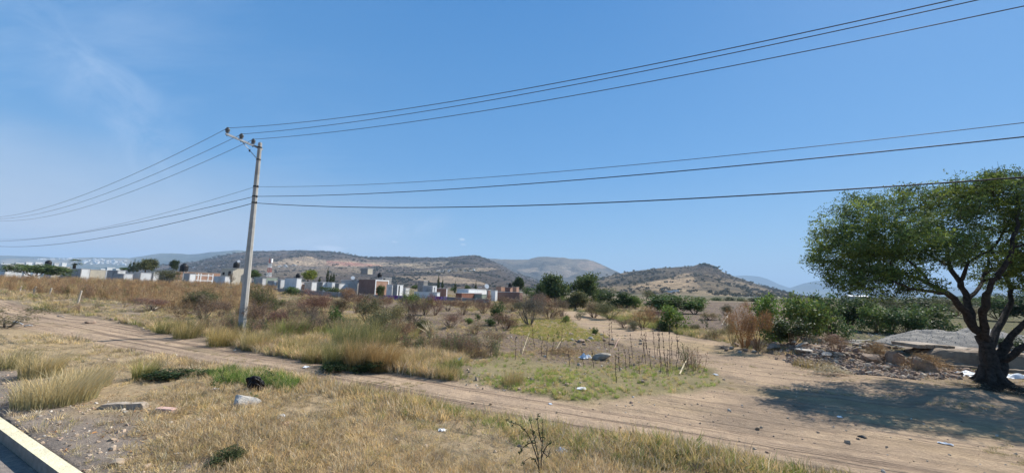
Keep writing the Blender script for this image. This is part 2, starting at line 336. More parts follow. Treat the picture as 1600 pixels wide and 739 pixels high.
# ground: vertex zones + world space noise
def mat_ground():
    m, t, b = newmat('field_ground'); g = t.nodes.new('ShaderNodeNewGeometry').outputs['Position']
    a = nn(t, 'ShaderNodeAttribute', attribute_name='Col').outputs['Color']
    f1 = ramp(t, noise(t, 1.3, 8, 0.7, vec=g), 0.3, 0.7); f2 = ramp(t, noise(t, 14, 6, 0.7, vec=g), 0.3, 0.7); f3 = ramp(t, noise(t, 0.12, 4, 0.6, vec=g), 0.3, 0.7)
    sx = t.nodes.new('ShaderNodeSeparateXYZ'); t.links.new(g, sx.inputs[0])
    def lin(p, q, r):
        m1 = nn(t, 'ShaderNodeMath', operation='MULTIPLY_ADD'); t.links.new(sx.outputs[0], m1.inputs[0]); m1.inputs[1].default_value = p; m1.inputs[2].default_value = r
        m2 = nn(t, 'ShaderNodeMath', operation='MULTIPLY_ADD'); t.links.new(sx.outputs[1], m2.inputs[0]); m2.inputs[1].default_value = q; t.links.new(m1.outputs[0], m2.inputs[2]); return m2.outputs[0]
    cv = t.nodes.new('ShaderNodeCombineXYZ'); t.links.new(lin(-.882 * .10, .471 * .10, 0), cv.inputs[0]); t.links.new(lin(.440 * 3.4, .8985 * 3.4, 0), cv.inputs[1])
    stk = ramp(t, noise(t, 1.0, 6, 0.65, vec=cv.outputs[0]), 0.49, 0.60)
    al = nn(t, 'ShaderNodeAttribute', attribute_name='Col').outputs['Alpha']; ms = nn(t, 'ShaderNodeMath', operation='MULTIPLY'); t.links.new(stk, ms.inputs[0]); t.links.new(al, ms.inputs[1])
    a = mixc(t, ms.outputs[0], a, (0.215, 0.16, 0.118))
    c = mixc(t, 1.0, a, mixc(t, f1, (0.76, 0.76, 0.78), (1.16, 1.14, 1.10)), 'MULTIPLY')
    c = mixc(t, 1.0, c, mixc(t, f2, (0.80, 0.79, 0.78), (1.16, 1.16, 1.16)), 'MULTIPLY')
    c = mixc(t, 1.0, c, mixc(t, f3, (0.88, 0.88, 0.9), (1.1, 1.08, 1.05)), 'MULTIPLY')
    t.links.new(c, b.inputs['Base Color']); b.inputs['Roughness'].default_value = 1.0; b.inputs['Specular IOR Level'].default_value = 0.05
    bp = nn(t, 'ShaderNodeBump', Strength=0.9, Distance=0.05); mx = nn(t, 'ShaderNodeMath', operation='ADD'); t.links.new(noise(t, 9, 8, 0.75, vec=g), mx.inputs[0]); t.links.new(noise(t, 2.2, 3, vec=g), mx.inputs[1])
    m3 = nn(t, 'ShaderNodeMath', operation='MULTIPLY_ADD'); t.links.new(ms.outputs[0], m3.inputs[0]); m3.inputs[1].default_value = -0.8; t.links.new(mx.outputs[0], m3.inputs[2]); t.links.new(m3.outputs[0], bp.inputs['Height']); t.links.new(bp.outputs[0], b.inputs['Normal'])
    return m
M_ground = mat_ground()
# ------------------------------------------------------------------ GROUND
def build_ground():
    th = np.concatenate([np.linspace(-62, 62, 760), np.linspace(64, 296, 60)]) * math.pi / 180
    r = np.concatenate([[1.2], np.geomspace(2.0, 16000, 400)])
    T, R = np.meshgrid(th, r); X = (R * np.sin(T)).ravel(); Y = (R * np.cos(T)).ravel()
    Zv = height(X, Y); rr = np.hypot(X, Y)
    Zv = Zv + 0.012 * fbm(X, Y, 0.4, 3, 9) * (rr < 40)
    P = np.stack([X, Y, Zv], -1)
    u, v = uv2(P)
    tr = zone(P, TRACK, 0.08); cl = zone(P, CLEAR, 0.30); dk = zone(P, DARK, 0.5); pl = zone(P, PLOUGH, 0.5); gr = zone(P, GREEN, 0.7); ye = zone(P, YELLOW, 0.4); ru = zone(P, RUB, 0.3)
    def lay(c, col, k): return c * (1 - k[:, None]) + np.array(col) * k[:, None]
    c = np.tile(np.array([0.215, 0.168, 0.115]), (len(P), 1))
    c = lay(c, (0.17, 0.155, 0.085), sstep(0.0, 0.5, fbm(X, Y, 11, 4, 12)) * 0.6)
    c = lay(c, (0.27, 0.215, 0.165), sstep(0.05, 0.4, fbm(X, Y, 2.3, 4, 13)) * 0.7)
    c = lay(c, (0.155, 0.118, 0.088), dk * (0.55 + 0.45 * sstep(-.2, .3, fbm(X, Y, 2.5, 3, 14))))
    c = lay(c, (0.15, 0.115, 0.09), pl)
    c = lay(c, (0.22, 0.20, 0.09), gr * 0.55); c = lay(c, (0.30, 0.25, 0.12), ye * 0.5)
    c = lay(c, (0.24, 0.175, 0.125), ru * .85)
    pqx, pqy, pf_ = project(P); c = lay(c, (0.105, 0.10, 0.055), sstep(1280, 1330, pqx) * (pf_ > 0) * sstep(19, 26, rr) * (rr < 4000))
    dirt = np.array([0.40, 0.30, 0.208])
    c = c * (1 - np.maximum(tr, 0)[:, None]) + dirt * tr[:, None]
    cc = lay(np.tile(np.array([0.385, 0.288, 0.196]), (len(P), 1)), (0.24, 0.185, 0.135), sstep(0.05, 0.45, fbm(X, Y, 1.8, 5, 15)) * 0.75)
    cc = lay(cc, (0.34, 0.265, 0.14), sstep(0.0, 0.4, fbm(u * .35, v * 1.3, 1.5, 4, 16)) * 0.45)
    c = c * (1 - cl[:, None]) + cc * cl[:, None]
    # wheel ruts
    for vv, wd in ((-.85, .10), (-.55, .07), (.62, .11), (.95, .06)):
        wob = 0.15 * fbm(u, v * 0, 5, 2, 21)
        k = np.exp(-((v - (7.85 - .035 * u) - vv - wob) / wd) ** 2) * tr * (0.45 + 0.35 * fbm(u, v, 1.2, 3, 22)); c = lay(c, (0.20, 0.155, 0.12), np.clip(k, 0, 1) * .8)
    mid = np.exp(-((v - (7.85 - .035 * u)) / .35) ** 2) * tr * sstep(8, 22, u) * .5 * sstep(-.1, .4, fbm(u, v, 1.4, 3, 23)); c = lay(c, (0.16, 0.15, 0.07), mid)
    # gravelly verge beside the kerb
    gv = sstep(3.7, 2.6, v + 0.7 * fbm(X, Y, 1.3, 4, 17)) * sstep(-2, 2.5, u + 6 * fbm(X, Y, 4, 2, 31)); c = lay(c, (0.225, 0.19, 0.158), gv)
    vg = sstep(6.9, 5.9, v + .03 * u); c = lay(c, (0.36, 0.275, 0.165), vg * (1 - gv) * 0.8)
    far = sstep(110, 260, rr); fc = np.tile(np.array([0.10, 0.10, 0.06]), (len(P), 1)); fc = lay(fc, (0.17, 0.14, 0.09), sstep(-.1, .4, fbm(X, Y, 120, 5, 19))); c = c * (1 - far[:, None]) + fc * far[:, None]
    nT = len(th); i = np.arange(len(r) - 1)[:, None] * nT; j = np.arange(nT)[None, :]; k = (j + 1) % nT
    Fq = np.stack([i + j, i + nT + j, i + nT + k, i + k], -1).reshape(-1, 4)[:, ::-1]
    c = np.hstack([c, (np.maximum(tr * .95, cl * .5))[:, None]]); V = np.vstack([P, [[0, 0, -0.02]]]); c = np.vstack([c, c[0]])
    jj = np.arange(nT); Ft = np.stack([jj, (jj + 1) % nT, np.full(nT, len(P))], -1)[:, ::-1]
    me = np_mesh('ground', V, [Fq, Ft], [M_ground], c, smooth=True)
    me.flip_normals() if me.polygons[len(me.polygons) // 2].normal.z < 0 else None
    return tag(link('ground', me), 'dry field ground of brown soil and worn dirt track', None, None, 'structure')
build_ground()
# paved road and kerb, bottom left corner
def strip(name, v0, v1, z0, z1, mat, u0=-70, u1=120, seg=190, wob=0.0):
    us = np.linspace(u0, u1, seg); V = []; b = MB()
    for k in range(seg - 1):
        pass
    P = lambda u, v: u * D2 + v * N2
    for i, u in enumerate(us):
        e = wob * (random.random() - .5)
        a = P(u, v0); c = P(u, v1)
        V += [(a[0], a[1], z0), (a[0], a[1], z1 + e), (c[0], c[1], z1 + e * .5), (c[0], c[1], z0)]
    Fq = []
    for i in range(seg - 1):
        for j in range(4): Fq.append((i * 4 + j, i * 4 + (j + 1) % 4, (i + 1) * 4 + (j + 1) % 4, (i + 1) * 4 + j))
    Fq += [(3, 2, 1, 0), ((seg - 1) * 4, (seg - 1) * 4 + 1, (seg - 1) * 4 + 2, (seg - 1) * 4 + 3)]
    me = np_mesh(name, V, np.array(Fq), mat if isinstance(mat, tuple) else [mat])
    if isinstance(mat, tuple):
        mi = [0 if (k % 4) == 1 else 1 for k in range((seg - 1) * 4)] + [1, 1]; me.polygons.foreach_set('material_index', mi)
    return tag(link(name, me), kind='structure')
strip('paved_road', -9.0, 1.915, -0.30, -0.15, M_asph)
strip('kerb', 1.92, 2.065, -0.29, 0.012, (M_kerb, M_kerbside), wob=0.004)['label'] = 'pale yellow painted concrete kerb'

# ------------------------------------------------------------------ HILLS
def mat_hill(name, spk, s1=0.09, s2=0.012, contrast=1.0):
    m, t, b = newmat(name); g = t.nodes.new('ShaderNodeNewGeometry').outputs['Position']
    a = nn(t, 'ShaderNodeAttribute', attribute_name='Col').outputs['Color']
    v = nn(t, 'ShaderNodeTexVoronoi', Scale=s1, Randomness=1.0); t.links.new(g, v.inputs['Vector'])
    f = ramp(t, v.outputs['Distance'], 0.25, 0.55); f2 = ramp(t, noise(t, s2, 7, 0.7, vec=g), 0.4, 0.62); f3 = ramp(t, noise(t, s1 * 1.3, 5, 0.7, vec=g), 0.38, 0.6)
    c = mixc(t, 1.0, a, mixc(t, f, tuple(1 - contrast * (1 - x) for x in spk), (1.15, 1.12, 1.08)), 'MULTIPLY')
    c = mixc(t, 1.0, c, mixc(t, f2, (0.78, 0.80, 0.82), (1.25, 1.2, 1.12)), 'MULTIPLY'); c = mixc(t, 1.0, c, mixc(t, f3, (0.88, 0.89, 0.9), (1.1, 1.09, 1.08)), 'MULTIPLY')
    t.links.new(c, b.inputs['Base Color']); b.inputs['Roughness'].default_value = 1.0; b.inputs['Specular IOR Level'].default_value = 0.0
    bp = nn(t, 'ShaderNodeBump', Strength=0.7, Distance=6.0); t.links.new(f3, bp.inputs['Height']); t.links.new(bp.outputs[0], b.inputs['Normal'])
    return m
M_hill = mat_hill('hill_scrub', (0.74, 0.75, 0.72)); M_hillfar = mat_hill('hill_far', (0.8, 0.8, 0.8), 0.01, 0.002, .5)
BVHS = []
SCRUB = []
def hill(name, label, prof, D, near, back, base, patches=(), amp=0.17, p=1.5, mat=None, step=2, rows=110, ns=1.0, scrub=0, ridge_rough=0.6, zb=-1.0, azdep=0.0):
    xs = np.arange(prof[0][0], prof[-1][0] + .1, step); ys = np.interp(xs, [q[0] for q in prof], [q[1] for q in prof])
    ys = ys + ridge_rough * fbm(xs, xs * 0, 9, 4, D * .01)
    t = np.concatenate([np.linspace(0, 1, rows), np.linspace(1, 2, 22)[1:]])
    V = np.zeros((len(t), len(xs), 3))
    for c, (px, py) in enumerate(zip(xs, ys)):
        Dl = D * (1 + azdep * (px - 800) / 800)
        R = at_depth(px, py, Dl); ax = R[0] / R[1]
        yy = np.where(t <= 1, near + (Dl - near) * t, Dl + (back - Dl) * (t - 1))
        s = np.where(t <= 1, t ** p, (1 - (t - 1)) ** 1.3)
        V[:, c, 0] = ax * yy; V[:, c, 1] = yy; V[:, c, 2] = zb + (R[2] - zb) * s
    hgt = (V[:, :, 2].max(0) - zb)[None, :]
    w = np.sin(np.clip(t, 0, 2) / 2 * np.pi)[:, None] ** 1.5
    edge = np.abs(1 - t)[:, None]
    gul = np.abs(fbm(V[:, :, 0], V[:, :, 1] * .45, 300 * ns, 5, 41)) * 2 - .5
    V[:, :, 2] -= amp * hgt * w * np.clip(edge * 3, 0, 1) * (gul + 0.6 * fbm(V[:, :, 0], V[:, :, 1], 90 * ns, 4, 43))
    V[:, :, 2] += 0.03 * hgt * w * fbm(V[:, :, 0], V[:, :, 1], 30 * ns, 3, 44) * np.clip(edge * 6, 0.25, 1)
    V = V.reshape(-1, 3); px, py, f = project(V)
    jx = 7 * fbm(V[:, 0], V[:, 1], 160 * ns, 5, 45); jy = 2.0 * fbm(V[:, 0], V[:, 1], 90 * ns, 5, 46)
    c = np.tile(np.array(base), (len(V), 1)); n_ = sstep(-.3, .45, fbm(V[:, 0], V[:, 1], 220 * ns, 6, 47))[:, None]; c = c * (0.8 + 0.45 * n_) + np.array([0.02, 0.008, 0]) * n_
    for poly, col, k in patches:
        q = (inpoly(px + jx, py + jy, poly) * k * (0.45 + 0.75 * sstep(-.35, .3, fbm(V[:, 0], V[:, 1], 60 * ns, 4, 48))))[:, None]; q = np.clip(q, 0, 1); c = c * (1 - q) + np.array(col) * q
    nx = len(xs); i = np.arange(len(t) - 1)[:, None] * nx; j = np.arange(nx - 1)[None, :]
    Fq = np.stack([i + j, i + j + 1, i + nx + j + 1, i + nx + j], -1).reshape(-1, 4)
    me = np_mesh(name, V, Fq, [mat or M_hill], c, smooth=True); o = tag(link(name, me), label, None, None, 'structure')
    BVHS.append(BVHTree.FromPolygons([tuple(x) for x in V.tolist()], [tuple(q) for q in Fq.tolist()]))
    if scrub:
        ok = np.where((f > 0) & (px > -40) & (px < 1640) & (np.repeat(t, nx) < 1.02) & (np.repeat(t, nx) > 0.03) & (py < 475))[0]
        # denser where base is dark
        wgt = 1 / (0.012 + c[ok, 0] ** 2) * (.08 + sstep(-.25, .5, fbm(V[ok, 0], V[ok, 1], 130 * ns, 4, 77)) ** 2); idx = rng.choice(ok, scrub, p=wgt / wgt.sum()); Q = V[idx] + np.c_[rng.normal(0, 9, (scrub, 2)), np.full(scrub, -0.3)]
        SCRUB.append(Q)
    return o
TAN = (0.40, 0.31, 0.22); TAN2 = (0.30, 0.25, 0.18); REDD = (0.36, 0.20, 0.15); SCR = (0.105, 0.090, 0.080)
hill('far_hills', 'low hazy blue hills beyond the houses on the left', [(-500, 404), (-200, 398), (0, 399), (60, 401), (100, 403), (150, 402), (205, 403), (230, 399), (250, 396), (268, 395.5), (300, 397.5), (330, 394), (370, 391), (420, 395), (470, 405), (560, 420)], 5200, 2600, 7000, (0.09, 0.10, 0.075),
     [([(0, 404), (200, 404), (220, 412), (0, 418)], TAN2, .5)], mat=M_hillfar, ns=3, step=3, rows=60)
hill('scrub_ridge', 'long scrub covered ridge with bare quarry scars behind the houses', [(120, 428), (200, 420), (260, 413), (300, 409), (330, 404), (355, 398), (375, 394.5), (395, 392.5), (430, 392), (470, 391.5), (500, 391.5), (512, 392.5), (535, 395), (555, 399), (578, 402), (605, 401), (625, 400.5), (650, 402), (690, 402.5), (712, 401), (725, 399.5), (742, 398.5), (752, 401), (765, 406), (785, 415), (800, 423), (815, 430), (840, 438), (870, 443)],
     2300, 620, 3300, SCR, [([(420, 411), (440, 405), (480, 400), (500, 405), (560, 408), (640, 411), (660, 416), (560, 417), (500, 415), (430, 414)], TAN, .75), ([(505, 414), (512, 407), (530, 408), (560, 410), (600, 414), (580, 416)], REDD, .9),
     ([(610, 413), (700, 408), (720, 413), (660, 420)], TAN2, .55), ([(540, 416), (560, 418), (570, 428), (545, 424)], TAN2, .6), ([(610, 433), (700, 430), (745, 436), (760, 445), (660, 440)], TAN, .6), ([(640, 424), (750, 418), (765, 424), (700, 429)], TAN2, .7), ([(745, 420), (770, 417), (775, 421), (752, 426)], TAN, .8), ([(400, 414), (520, 416), (560, 430), (410, 432)], TAN2, .35)], scrub=4200, p=1.35, rows=150, step=1.6)
hill('blue_mesa', 'flat topped blue grey mesa in the distance with pale landslip scars', [(690, 415), (730, 406), (762, 403.5), (780, 405), (800, 405.5), (825, 405.5), (832, 403), (840, 401.5), (855, 401), (880, 402.5), (892, 404.5), (915, 405), (928, 408), (940, 413), (955, 420), (972, 428), (990, 434), (1020, 442)],
     4300, 2400, 5600, (0.115, 0.105, 0.085), [([(805, 421), (835, 417), (840, 424), (812, 427)], TAN, .6), ([(835, 424), (855, 415), (885, 414), (905, 425), (885, 434), (850, 432)], (0.30, 0.25, 0.20), .6), ([(905, 408), (925, 409), (945, 418), (918, 424), (905, 415)], (0.32, 0.24, 0.18), .6)], mat=M_hill, ns=1.8, rows=90)
hill('far_mountain', 'pale blue mountain far off to the right of the conical hill', [(1090, 440), (1145, 431), (1165, 430), (1185, 432), (1200, 436), (1217, 444), (1235, 450), (1250, 455), (1300, 466)], 9500, 7000, 12000, (0.07, 0.09, 0.08), mat=M_hillfar, ns=5, rows=40, ridge_rough=.25)
hill('blue_mountain', 'pale blue mountain behind the spreading tree', [(1200, 462), (1236, 449), (1255, 443), (1275, 438.5), (1290, 439), (1320, 444), (1360, 447), (1420, 452), (1500, 448), (1600, 452), (1750, 458), (1900, 470)], 8200, 6000, 11000, (0.07, 0.09, 0.08), mat=M_hillfar, ns=5, rows=40, ridge_rough=.25)
hill('conical_hill', 'conical hill with bare tan slope and dark scrub on its summit', [(890, 446), (930, 437), (960, 429), (980, 425), (1000, 422.5), (1030, 419), (1060, 417), (1080, 416), (1092, 413), (1100, 411.5), (1108, 412.5), (1118, 416), (1128, 424), (1142, 430), (1160, 436), (1180, 443), (1210, 452), (1240, 460), (1275, 468)],
     1500, 520, 2300, (0.16, 0.135, 0.10), [([(985, 448), (1040, 436), (1070, 425), (1085, 428), (1085, 440), (1095, 450), (1060, 455), (1000, 452)], (0.40, 0.30, 0.20), .95), ([(1060, 424), (1100, 409), (1130, 424), (1160, 440), (1120, 442), (1085, 432)], (0.10, 0.085, 0.07), .8), ([(960, 432), (1000, 420), (1085, 412), (1080, 424), (1030, 436), (990, 446), (940, 446)], (0.11, 0.095, 0.075), .7), ([(1090, 440), (1140, 436), (1200, 452), (1250, 464), (1180, 462), (1110, 452)], (0.25, 0.20, 0.14), .5), ([(1060, 452), (1250, 462), (1250, 472), (1050, 462)], (0.36, 0.29, 0.2), .6)], scrub=1700, p=1.25, ns=.7, rows=140, step=1.6)
def hit(px, py):
    d = ray(px, py); d = Vector(d / np.linalg.norm(d)); best = None
    for b in BVHS:
        loc, n, i, dist = b.ray_cast(Vector(CAM), d)
        if loc is not None and (best is None or dist < best[1]): best = (loc, dist)
    return best[0] if best else None

# ------------------------------------------------------------------ HAZE
def haze():
    b = MB().box((-17000, -17000, -3.0), (17000, 17000, 900)); m = bpy.data.materials.new('haze'); m.use_nodes = True; t = m.node_tree; t.nodes.clear()
    v = t.nodes.new('ShaderNodeVolumePrincipled'); v.inputs['Color'].default_value = (0.52, 0.74, 1.0, 1); v.inputs['Density'].default_value = 1.2e-4; v.inputs['Anisotropy'].default_value = 0.0
    o = t.nodes.new('ShaderNodeOutputMaterial'); t.links.new(v.outputs[0], o.inputs['Volume'])
    tag(b.build('haze', m), 'thin pale blue daytime haze', None, None, 'stuff')
haze()
# ------------------------------------------------------------------ HOUSES
HX = np.array([[-D2[0], N2[0], 0], [-D2[1], N2[1], 0], [0, 0, 1.0]])     # local x along the row (to the right), y away from the track
def _isect(C, dvec, px, default):
    """length along dvec from C at which the bearing of px is met"""
    d = ray(px, 450); a = d[0] / d[1]
    den = dvec[0] - a * dvec[1]
    t = (a * C[1] - C[0]) / den if abs(den) > 1e-6 else default
    return t if 0.6 < t < 60 else default
GROUPH = 'houses of the estate beyond the field'
def house(label, x0, xc, x1, ytop, D, ms, ml, wins=(), parapet=0.35, La=None, Lb=None, cols=None, zlow=None, doors=(), roofm=None, name='house', group=GROUPH, slabtrim=True):  # ms, ml
    T = at_depth(xc, ytop, D); zb = float(height(T[0], T[1])) - 0.4 if zlow is None else zlow
    C = T.copy(); H = T[2] - zb
    la = La or (_isect(C, D2, x0, 6.0) if xc - x0 > 1 else 6.0); lb = Lb or (_isect(C, N2, x1, 7.0) if x1 - xc > 1 else 7.0)
    o = empty(name, (C[0], C[1], zb), math.atan2(-D2[1], -D2[0])); tag(o, label, 'house', group)
    th = 0.16
    def cut(face, mat, holes, L0, L1):     # wall with real openings: face 'a' (y=0 plane) or 'b' (x=0 plane)
        # split wall into columns round the holes
        b = MB(); xs = sorted(set([L0, L1] + [h[0] for h in holes] + [h[1] for h in holes]))
        for p, q in zip(xs[:-1], xs[1:]):
            hs = [h for h in holes if h[0] <= p + 1e-6 and h[1] >= q - 1e-6]
            z = 0.0
            for h in sorted(hs, key=lambda h: h[2]):
                if h[2] > z: seg(b, face, p, q, z, h[2])
                z = h[3]
            seg(b, face, p, q, z, H)
        return b.build('wall', mat, o)
    def seg(b, face, p, q, z0, z1):
        if face == 'a': b.box((p, 0, z0), (q, th, z1))
        elif face == 'b': b.box((-th, p, z0), (0, q, z1))
        elif face == 'c': b.box((p, lb - th, z0), (q, lb, z1))
        else: b.box((-la, p, z0), (-la + th, q, z1))
    ha = [w for w in wins if w[0] == 'a']; hb = [w for w in wins if w[0] == 'b']
    A = [(-la + w[1] * la, -la + w[2] * la, w[3] * H, w[4] * H) for w in ha]; B = [(w[1] * lb, w[2] * lb, w[3] * H, w[4] * H) for w in hb]
    cut('a', ms, A, -la, 0); cut('b', ml, B, th + .002, lb - th - .002); cut('c', ms, [], -la, 0); cut('d', ms, [], th + .002, lb - th - .002)
    for k, (p, q, z0, z1) in enumerate(A + B):
        isA = k < len(A)
        def bx(b, a0, a1, d0, d1, zz0, zz1):
            return b.box((a0, d0, zz0), (a1, d1, zz1)) if isA else b.box((-d1, a0, zz0), (-d0, a1, zz1))
        fr = MB(); e = 0.06
        bx(fr, p, q, .05, .11, z0, z0 + e); bx(fr, p, q, .05, .11, z1 - e, z1); bx(fr, p, p + e, .05, .11, z0 + e, z1 - e); bx(fr, q - e, q, .05, .11, z0 + e, z1 - e); bx(fr, (p + q) / 2 - .02, (p + q) / 2 + .02, .055, .105, z0 + e, z1 - e)
        f = fr.build('window', M_iron, o); bx(MB(), p + e, q - e, .07, .09, z0 + e, z1 - e).build('pane', M_pane, f)
    MB().box((-la + th + .003, th + .003, H - parapet - .18), (-th - .003, lb - th - .003, H - parapet)).build('roof', roofm or M_grey, o)
    if slabtrim:
        tr = MB(); tr.box((-la - .05, -.05, H + .002), (.05, .17, H + .07)); tr.box((-.17, .175, H + .002), (.05, lb + .05, H + .07)); tr.box((-la - .05, .175, H + .002), (-la + .17, lb + .05, H + .07))
        tr.build('coping', M_offw if ml is not M_brick else M_slab, o)
    if cols:
        # concrete columns and beams standing proud of a brick infill wall: list of (face, positions 0..1)
        for face, ps, hs in cols:
            for q in ps:
                b = MB()
                if face == 'b': b.box((.004, q * lb - .12, 0), (.05, q * lb + .12, H - .01))
                else: b.box((-la + q * la - .12, -.05, 0), (-la + q * la + .12, -.004, H - .01))
                b.build('column', M_white, o)
            for q in hs:
                b = MB()
                if face == 'b': b.box((.006, 0.13, q * H - .12), (.042, lb - .13, q * H + .12))
                else: b.box((-la + .13, -.042, q * H - .12), (-.13, -.006, q * H + .12))
                b.build('beam', M_white, o)
    o['dims'] = (la, lb, H)
    return o, C, la, lb, H
def onroof(hs, fx, fy, dz=0.0, par=.35):
    o, C, la, lb, H = hs; q = HX @ np.array([-la * (1 - fx), lb * fy, 0]); return (C[0] + q[0], C[1] + q[1], C[2] - par + dz)
def water_tank(loc, label, s=1.0, mat=None):
    o = empty('water_tank', loc); tag(o, label, 'water tank', 'roof water tanks')
    b = MB(); b.lathe([(.5 * s, 0), (.55 * s, .05 * s), (.55 * s, .4 * s), (.52 * s, .43 * s), (.55 * s, .46 * s), (.55 * s, .85 * s), (.45 * s, 1.05 * s), (.25 * s, 1.17 * s)], sides=18); b.build('tank_body', mat or M_tank, o, smooth=False)
    MB().lathe([(.24 * s, 1.17 * s), (.26 * s, 1.2 * s), (.25 * s, 1.26 * s), (.05, 1.28 * s)], sides=16).build('lid', mat or M_tank, o)
    return o
W = {}
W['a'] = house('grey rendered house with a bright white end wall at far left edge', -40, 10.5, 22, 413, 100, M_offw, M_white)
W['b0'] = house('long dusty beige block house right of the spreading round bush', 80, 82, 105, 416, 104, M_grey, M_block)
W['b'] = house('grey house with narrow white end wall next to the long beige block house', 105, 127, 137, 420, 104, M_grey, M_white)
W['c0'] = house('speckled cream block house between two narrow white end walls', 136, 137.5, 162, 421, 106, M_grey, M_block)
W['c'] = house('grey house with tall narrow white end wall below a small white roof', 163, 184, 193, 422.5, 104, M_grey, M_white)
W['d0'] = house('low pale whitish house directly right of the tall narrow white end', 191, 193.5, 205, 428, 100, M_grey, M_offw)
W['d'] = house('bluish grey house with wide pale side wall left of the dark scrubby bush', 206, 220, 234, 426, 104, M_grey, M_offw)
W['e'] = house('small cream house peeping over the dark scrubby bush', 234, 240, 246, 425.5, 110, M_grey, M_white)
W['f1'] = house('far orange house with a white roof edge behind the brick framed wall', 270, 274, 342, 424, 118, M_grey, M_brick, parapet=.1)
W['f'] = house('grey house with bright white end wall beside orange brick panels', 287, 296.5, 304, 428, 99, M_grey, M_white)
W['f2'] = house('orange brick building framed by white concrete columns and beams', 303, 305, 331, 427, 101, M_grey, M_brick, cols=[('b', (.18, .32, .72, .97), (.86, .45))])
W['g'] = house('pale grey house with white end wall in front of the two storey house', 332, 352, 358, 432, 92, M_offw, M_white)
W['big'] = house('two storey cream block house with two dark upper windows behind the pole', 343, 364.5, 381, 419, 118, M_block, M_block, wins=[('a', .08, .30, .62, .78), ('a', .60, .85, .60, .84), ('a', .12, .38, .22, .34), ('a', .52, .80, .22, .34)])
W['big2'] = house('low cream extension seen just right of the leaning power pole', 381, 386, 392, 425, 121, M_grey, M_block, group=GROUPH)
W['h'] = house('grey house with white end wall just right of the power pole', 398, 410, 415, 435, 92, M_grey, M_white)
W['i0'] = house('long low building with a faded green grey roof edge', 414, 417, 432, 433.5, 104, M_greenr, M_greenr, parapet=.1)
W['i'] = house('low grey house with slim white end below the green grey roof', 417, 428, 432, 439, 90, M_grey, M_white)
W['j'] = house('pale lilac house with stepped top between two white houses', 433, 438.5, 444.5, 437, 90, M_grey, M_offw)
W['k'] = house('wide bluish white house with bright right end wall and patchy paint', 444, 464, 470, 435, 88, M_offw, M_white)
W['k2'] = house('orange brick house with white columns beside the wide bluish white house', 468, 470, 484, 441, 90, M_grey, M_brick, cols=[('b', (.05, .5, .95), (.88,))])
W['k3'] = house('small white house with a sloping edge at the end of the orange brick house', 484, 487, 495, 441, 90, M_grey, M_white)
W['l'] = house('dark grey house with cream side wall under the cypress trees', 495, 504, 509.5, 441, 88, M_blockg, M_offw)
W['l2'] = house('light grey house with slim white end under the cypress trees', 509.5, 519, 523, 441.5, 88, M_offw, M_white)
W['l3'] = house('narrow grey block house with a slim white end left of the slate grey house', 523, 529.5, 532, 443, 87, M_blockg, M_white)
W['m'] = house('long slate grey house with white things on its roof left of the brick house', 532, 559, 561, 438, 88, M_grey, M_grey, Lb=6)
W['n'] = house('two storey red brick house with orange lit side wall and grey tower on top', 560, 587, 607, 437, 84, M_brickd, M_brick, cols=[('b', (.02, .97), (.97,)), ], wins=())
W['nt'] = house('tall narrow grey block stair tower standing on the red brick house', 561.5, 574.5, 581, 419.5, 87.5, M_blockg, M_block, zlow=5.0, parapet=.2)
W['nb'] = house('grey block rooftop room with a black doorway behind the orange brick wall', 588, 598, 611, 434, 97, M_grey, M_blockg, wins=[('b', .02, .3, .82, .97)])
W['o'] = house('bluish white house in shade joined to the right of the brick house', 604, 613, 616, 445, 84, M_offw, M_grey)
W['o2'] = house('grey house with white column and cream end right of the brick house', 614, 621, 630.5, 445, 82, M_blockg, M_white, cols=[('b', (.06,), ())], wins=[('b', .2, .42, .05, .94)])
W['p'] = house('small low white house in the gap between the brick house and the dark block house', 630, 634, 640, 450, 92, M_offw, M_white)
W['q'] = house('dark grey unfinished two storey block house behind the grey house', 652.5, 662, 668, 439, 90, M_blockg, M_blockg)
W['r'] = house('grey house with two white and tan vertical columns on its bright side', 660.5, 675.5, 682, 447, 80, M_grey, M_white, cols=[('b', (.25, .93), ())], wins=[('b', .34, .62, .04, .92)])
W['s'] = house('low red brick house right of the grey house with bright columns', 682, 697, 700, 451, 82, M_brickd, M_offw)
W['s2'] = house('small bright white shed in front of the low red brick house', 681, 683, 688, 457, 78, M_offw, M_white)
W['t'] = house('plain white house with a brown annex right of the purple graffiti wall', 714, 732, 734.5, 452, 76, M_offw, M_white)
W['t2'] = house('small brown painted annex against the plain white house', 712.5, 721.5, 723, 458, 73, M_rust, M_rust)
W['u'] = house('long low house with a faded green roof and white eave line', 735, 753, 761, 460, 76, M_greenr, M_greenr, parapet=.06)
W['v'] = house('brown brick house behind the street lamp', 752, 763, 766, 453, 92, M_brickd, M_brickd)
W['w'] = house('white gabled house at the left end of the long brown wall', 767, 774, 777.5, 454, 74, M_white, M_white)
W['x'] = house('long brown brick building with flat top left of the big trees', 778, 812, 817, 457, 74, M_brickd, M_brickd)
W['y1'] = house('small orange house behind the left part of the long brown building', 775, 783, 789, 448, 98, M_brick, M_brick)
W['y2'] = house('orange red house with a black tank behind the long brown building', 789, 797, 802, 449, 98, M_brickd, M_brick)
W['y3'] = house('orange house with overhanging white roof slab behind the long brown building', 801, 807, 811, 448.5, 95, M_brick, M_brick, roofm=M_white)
def tank_at(px, py, D, s, label):   # tank standing on a slim rooftop stand
    P = at_depth(px, py, D); t = water_tank(tuple(P), label, s); return t
